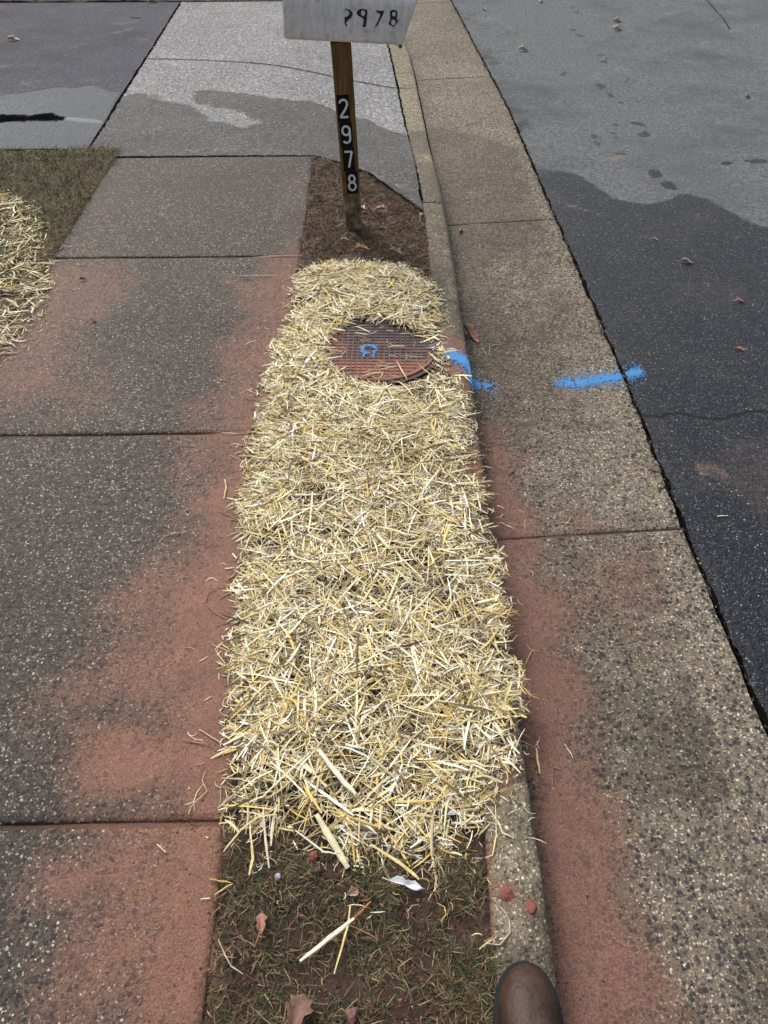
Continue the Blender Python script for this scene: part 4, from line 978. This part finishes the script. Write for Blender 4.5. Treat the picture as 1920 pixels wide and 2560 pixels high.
leaf(1597, 652, .045, 0, (.45, .27, .18), 'small tan leaf scrap on the wet asphalt below the oval leaf', .25, 2)
leaf(1600, 756, .036, -20, (.46, .20, .13), 'small orange-red leaf scrap on the wet asphalt at the right', .2, 0)
leaf(1416, 550-32, .03, -20, (.45, .35, .22), 'tiny tan leaf fragment on the wet asphalt nearest the gutter', .2, 0)
leaf(30, 88, .10, 15, PALE, 'pale crinkled leaf lying on the dark driveway', .5, 3)
leaf(1018, 728, .125, -62, (.30, .17, .11), 'long curled brown leaf leaning against the gutter side of the curb', .9, 0, wid=.26)
leaf(994, 500, .06, 75, (.40, .27, .15), 'small curled tan leaf in the gutter by the joint', .9, 0, wid=.3)
leaf(912, 468, .055, 60, (.48, .32, .20), 'tan leaf caught at the inner edge of the curb', .5, 2)
leaf(820, 455, .065, 160, PNK, 'pinkish brown leaf on the soil right of the mailbox post', .5, 2)
leaf(783, 452, .075, 110, (.62, .5, .34), 'pale curled leaf strip at the right foot of the mailbox post', .7, 0, wid=.2)
leaf(745, 541-20, .05, 20, (.42, .3, .2), 'small tan leaf just in front of the mailbox post', .4, 2)
leaf(783, 541, .075, 10, (.45, .27, .17), 'orange-brown leaf on the far edge of the verge straw', .4, 2)
leaf(855, 548, .07, -15, (.34, .22, .16), 'greyish brown leaf on the soil behind the verge straw', .5, 2)
leaf(645, 2188, .062, 75, (.16, .085, .06), 'lobed red-brown leaf pressed in the mud at the bottom of the view', .35, 3, wid=.75)
leaf(566, 1995, .045, 95, (.27, .14, .10), 'small crumpled brown leaf on the muddy grass left of the crossed straws', .5, 2)
leaf(765, 1930, .022, 20, (.38, .25, .19), 'tiny round tan leaf on the grass above the crossed straws', .6, 0, wid=.9)
leaf(270, 3, .09, 0, TAN, 'tan leaf at the far edge of the driveway', .5, 3)
leaf(330, 5, .10, 40, PALE, 'pale leaf where driveway, lawn and apron meet', .5, 3)
leaf(1410, 1016, .045, -30, (.2, .12, .09), 'dark leaf scrap flattened on the wet asphalt beside the crack', .1, 0)
leaf(180, 605, .03, 10, (.12, .04, .03), 'small dark leaf scrap near the left side of the sidewalk', .6, 2)
leaf(203, 608+85, .028, 120, (.13, .05, .04), 'small dark red leaf scrap on the sidewalk below the darker one', .6, 2)
def clod(px, py, r, mat, label, flat=.5, name='clod', cat='clod', amp=.6):
    x, y, z = at(px, py); bm = bmesh.new(); bmesh.ops.create_icosphere(bm, subdivisions=4, radius=r); s_ = random.random()*50
    from mathutils import noise as mn
    for v in bm.verts:
        f_ = 1+amp*mn.noise(v.co*(.9/r)+Vector((s_, 0, 0)))+.18*mn.noise(v.co*(4/r)+Vector((0, s_, 0))); v.co = v.co*f_; v.co.z = max(v.co.z*flat, -r*.15); v.co *= .8
    o = bm_obj(name, bm, mat, None, True); o.location = (x, y, z+r*.1); o.rotation_euler = (0, 0, s_); return tag(o, label, cat)
clod(1094, 1930, .017, M['clay'], 'orange-red clay lump on the curb nearer the verge grass', .28)
clod(1147, 1958, .013, M['clay'], 'orange-red clay lump on the rounded street side of the curb', .3)
clod(759, 2192, .016, plain('reddish_stone', (.15, .065, .05), .6, .4, 80, .6), 'round reddish brown stone in the muddy grass at the bottom', .4, 'stone', 'stone')
clod(677, 1850, .012, M['clay'], 'small red clay crumb at the lower edge of the straw', .6)
clod(687, 1880, .011, M['clod'], 'small brown crumb below the red clay crumb', .6)
clod(600, 1894, .009, plain('grey_pebble', (.28, .28, .31), .6, .3, 80, .5), 'small grey pebble below the left lower corner of the straw', .5, 'pebble', 'pebble')
def stalk(pts, w_, col, label, name='straw_stalk', cat='straw', rise=.004, group=None, rings=0):
    P3 = [Vector(at(*p)) for p in pts]
    c0_ = P3[0].copy(); bm = bmesh.new(); fine_ = []
    for i in range(len(P3)-1):
        for t in np.linspace(0, 1, 6)[:-1 if i < len(P3)-2 else None]: fine_.append(P3[i].lerp(P3[i+1], t))
    prev = None; n = len(fine_)
    for i, p in enumerate(fine_):
        d = (fine_[min(i+1, n-1)]-fine_[max(i-1, 0)]); d.z = 0; d.normalize(); nn = Vector((-d.y, d.x, 0))
        ww = w_/2*(.55+.45*math.sin(math.pi*(i+.6)/(n+.2)))*random.uniform(.9, 1.1); z_ = rise+.0015*math.sin(i*1.1)
        b_ = p-c0_; cur = [bm.verts.new(b_+nn*ww*k1+Vector((0, 0, z_+ww*h1))) for k1, h1 in ((1, 0), (.5, .5), (0, .25 if w_ > .004 else .7), (-.5, .5), (-1, 0))]
        if prev:
            for q_ in range(4): bm.faces.new((prev[q_], prev[q_+1], cur[q_+1], cur[q_]))
        prev = cur
    o = bm_obj(name, bm, M['fibre'], None, False, col); o.location = c0_; return tag(o, label, cat, group)
Y1 = (.66, .55, .27); W1 = (.74, .70, .55); B1 = (.42, .30, .18); R1 = (.33, .17, .10)
stalk([(648, 2078), (690, 2045), (740, 2005), (765, 1985)], .009, W1, 'broad white straw blade crossing a thin one on the muddy grass')
stalk([(765, 1985), (785, 1965), (802, 1947)], .0045, (.42, .17, .08), 'rust-brown straw end above the crossed straws')
stalk([(757, 1955), (752, 2000), (735, 2060), (722, 2105)], .0042, Y1, 'thin yellow straw crossing the broad white blade')
stalk([(755, 2000), (790, 2015), (818, 2032)], .002, R1, 'thin brown stem running right from the crossed straws')
stalk([(1062, 1940), (1085, 1965), (1100, 1990), (1102, 2015), (1080, 2042), (1050, 2040), (1035, 2053)], .003, (.45, .36, .24), 'pale looping root hanging over the curb above the boot', 'root', 'root')
stalk([(1035, 2052), (1050, 2040), (1072, 2025)], .004, (.5, .4, .27), 'short thick root end beside the looping root', 'root', 'root')
stalk([(1078, 2030), (1094, 2028)], .003, W1, 'short white straw fragment on the curb beside the looping root')
stalk([(444, 1668), (437, 1688), (448, 1710), (412, 1745), (408, 1762)], .0022, (.55, .43, .24), 'thin zigzag straw on the red mud of the sidewalk above the last joint')
stalk([(340, 1825), (358, 1842)], .003, Y1, 'short yellow straw on the sidewalk just below the last joint')
stalk([(453, 1900), (480, 1905), (500, 1908)], .0032, (.55, .33, .13), 'upper orange straw of a small fork at the sidewalk edge')
stalk([(463, 1936), (485, 1920), (503, 1910)], .0032, (.6, .45, .25), 'lower tan straw of a small fork at the sidewalk edge')
stalk([(434, 1944), (455, 1941)], .0025, W1, 'short pale straw on the sidewalk mud below the small fork')
stalk([(472, 2030), (487, 2065), (500, 2088), (525, 2105)], .0026, (.5, .42, .3), 'knobbly pale stem in the grass at the sidewalk edge')
stalk([(425, 1146), (385, 1152), (355, 1160), (343, 1175)], .0022, (.5, .38, .2), 'branched thin straw sprig on the sidewalk halfway down')
stalk([(343, 1172), (355, 1178), (364, 1183)], .0016, (.5, .38, .2), 'short lower twig of the thin sprig on the sidewalk')
stalk([(498, 1268), (470, 1270), (450, 1282), (443, 1303), (463, 1325), (490, 1338), (515, 1342)], .003, R1, 'looping reddish root reaching from the mulch onto the sidewalk', 'root', 'root')
stalk([(468, 1103), (490, 1112), (510, 1125)], .0028, R1, 'short reddish root poking out of the mulch beside the sidewalk', 'root', 'root')
stalk([(486, 1037), (489, 1055), (484, 1078)], .0045, Y1, 'short yellow straw blade on the sidewalk mud below the second joint')
stalk([(497, 985), (530, 1000), (526, 1020)], .003, B1, 'bent brown stem at the upper left corner of the wide mulch')
stalk([(478, 936), (512, 938)], .0022, W1, 'short pale straw lying along the second sidewalk joint')
stalk([(523, 860), (545, 863), (570, 866)], .0035, R1, 'brown root reaching from the mulch towards the sidewalk', 'root', 'root')
stalk([(514, 598), (560, 597), (600, 596)], .0035, (.55, .45, .33), 'long pale straw lying flat on the sidewalk near the first joint')
stalk([(396, 1600), (425, 1605), (455, 1612)], .003, R1, 'thin brown stem with pale spots on the sidewalk mud', 'root', 'root')
stalk([(430, 1577), (455, 1592), (490, 1615)], .0035, (.5, .36, .22), 'pale spotted stem leading from the sidewalk into the mulch')
stalk([(1158, 1617), (1161, 1645), (1166, 1672)], .0058, Y1, 'yellow straw blade upright in the muddy gutter')
stalk([(1218, 1608), (1228, 1622), (1237, 1638)], .0022, W1, 'thin white straw on the gutter mud right of the yellow blade')
stalk([(1183, 1654), (1200, 1660), (1215, 1664)], .0022, R1, 'reddish twig beside the yellow blade in the gutter', 'root', 'root')
stalk([(1188, 1640), (1192, 1662), (1193, 1700)], .002, R1, 'long reddish twig lying along the gutter mud', 'root', 'root')
stalk([(1130, 1447), (1140, 1425), (1150, 1405)], .003, (.55, .40, .2), 'slanted tan straw on the gutter mud')
stalk([(1082, 1130), (1095, 1137), (1109, 1143)], .003, W1, 'white straw fragment in the gutter above the joint')
stalk([(1078, 1095), (1090, 1100)], .003, W1, 'tiny white straw fragment on the mud by the curb')
stalk([(1190, 1135), (1215, 1130), (1240, 1133)], .0022, (.5, .42, .25), 'small straw sprig on the gutter above the joint')
stalk([(1222, 1135), (1232, 1120)], .0022, (.55, .46, .28), 'short upper twig of the gutter sprig')
stalk([(1056, 768), (1058, 750), (1075, 745), (1085, 748)], .003, (.45, .40, .24), 'pale bent straw sprig in the gutter near the lid')
stalk([(1040, 752), (1052, 768)], .0028, (.5, .4, .25), 'short straw at the foot of the curb near the lid')
stalk([(1548, 1117), (1572, 1115)], .004, W1, 'short white straw on the wet asphalt below the crack')
stalk([(1097, 1030), (1112, 1018)], .004, (.03, .02, .018), 'dark twig on the red mud of the gutter', 'twig', 'twig')
stalk([(280, 38), (293, 41), (306, 40)], .014, (.02, .018, .016), 'dark twig on the far part of the driveway', 'twig', 'twig')
stalk([(1050, 1742), (1075, 1775), (1085, 1800), (1110, 1812)], .0042, (.62, .55, .4), 'long pale straw hanging from the mulch over the curb')
stalk([(1048, 1855), (1064, 1848), (1072, 1805), (1070, 1740)], .003, Y1, 'bent yellow straw on the curb at the lower corner of the mulch')
stalk([(812, 790), (850, 795)], .0028, W1, 'pale straw lying across the lower part of the round lid')
stalk([(808, 797), (835, 790), (850, 786)], .0028, Y1, 'yellow straw crossing the pale one on the round lid')
stalk([(840, 770), (858, 771)], .003, W1, 'tiny straw fragment in the middle of the round lid')
# big blades lying on top of the mulch
for i, (pts, w_, c_) in enumerate([
    ([(692, 1700), (720, 1760), (760, 1830), (790, 1885)][:0] or [(685, 1765), (705, 1800), (735, 1850), (752, 1880)], .016, (.62, .58, .38)),
    ([(690, 1635), (725, 1680), (745, 1705), (770, 1730)], .012, W1),
    ([(485, 1845), (520, 1800), (560, 1770), (600, 1765)], .005, Y1),
    ([(570, 1750), (575, 1820), (583, 1880)], .005, (.6, .52, .4)),
    ([(545, 1822), (548, 1860), (540, 1895)], .006, Y1),
    ([(640, 1800), (700, 1845), (730, 1850)], .004, W1),
    ([(800, 1830), (850, 1860), (890, 1890), (905, 1905)], .007, Y1),
    ([(985, 1240), (1020, 1238), (1055, 1234)], .007, W1), ([(960, 1345), (975, 1320), (1010, 1300)], .006, Y1),
    ([(560, 1395), (590, 1330), (600, 1290)], .004, Y1), ([(700, 1540), (750, 1500), (790, 1480)], .006, Y1),
    ([(1000, 1700), (1040, 1690), (1075, 1700)], .005, Y1), ([(720, 1330), (770, 1270), (775, 1260)], .005, W1)]):
    lb = ['widest ribbed straw blade hanging from the lower edge of the mulch', 'broad white blade lying above the widest ribbed one', 'long yellow straw arching at the lower left corner of the mulch',
          'straight tan straw standing out below the lower left corner of the mulch', 'short yellow blade on the grass at the lower left of the mulch', 'thin white straw at the lower edge left of the widest blade',
          'yellow blade pointing down from the lower edge of the mulch', 'white blade lying level near the right side of the mulch', 'yellow blade just below the level white blade at the right',
          'long yellow straw near the left side of the mulch', 'yellow blade slanting across the lower middle of the mulch', 'yellow straw at the lower right corner of the mulch', 'pale blade slanting in the middle of the mulch'][i]
    stalk(pts, w_, c_, lb, rise=.036 if i > 6 or i == 1 else .014)
def scrap(px, py, L_, ang, label):
    o = leaf(px, py, L_, ang, (.75, .77, .8), label, .5, 2, wid=.22, name='plastic_scrap'); o.data.materials.clear(); o.data.materials.append(M['white_scrap']); o['category'] = 'scrap'
scrap(880, 1914, .075, -12, 'crumpled white scrap on the grass below the straw')
scrap(985, 1760, .045, 8, 'small white scrap on the lower right edge of the straw')
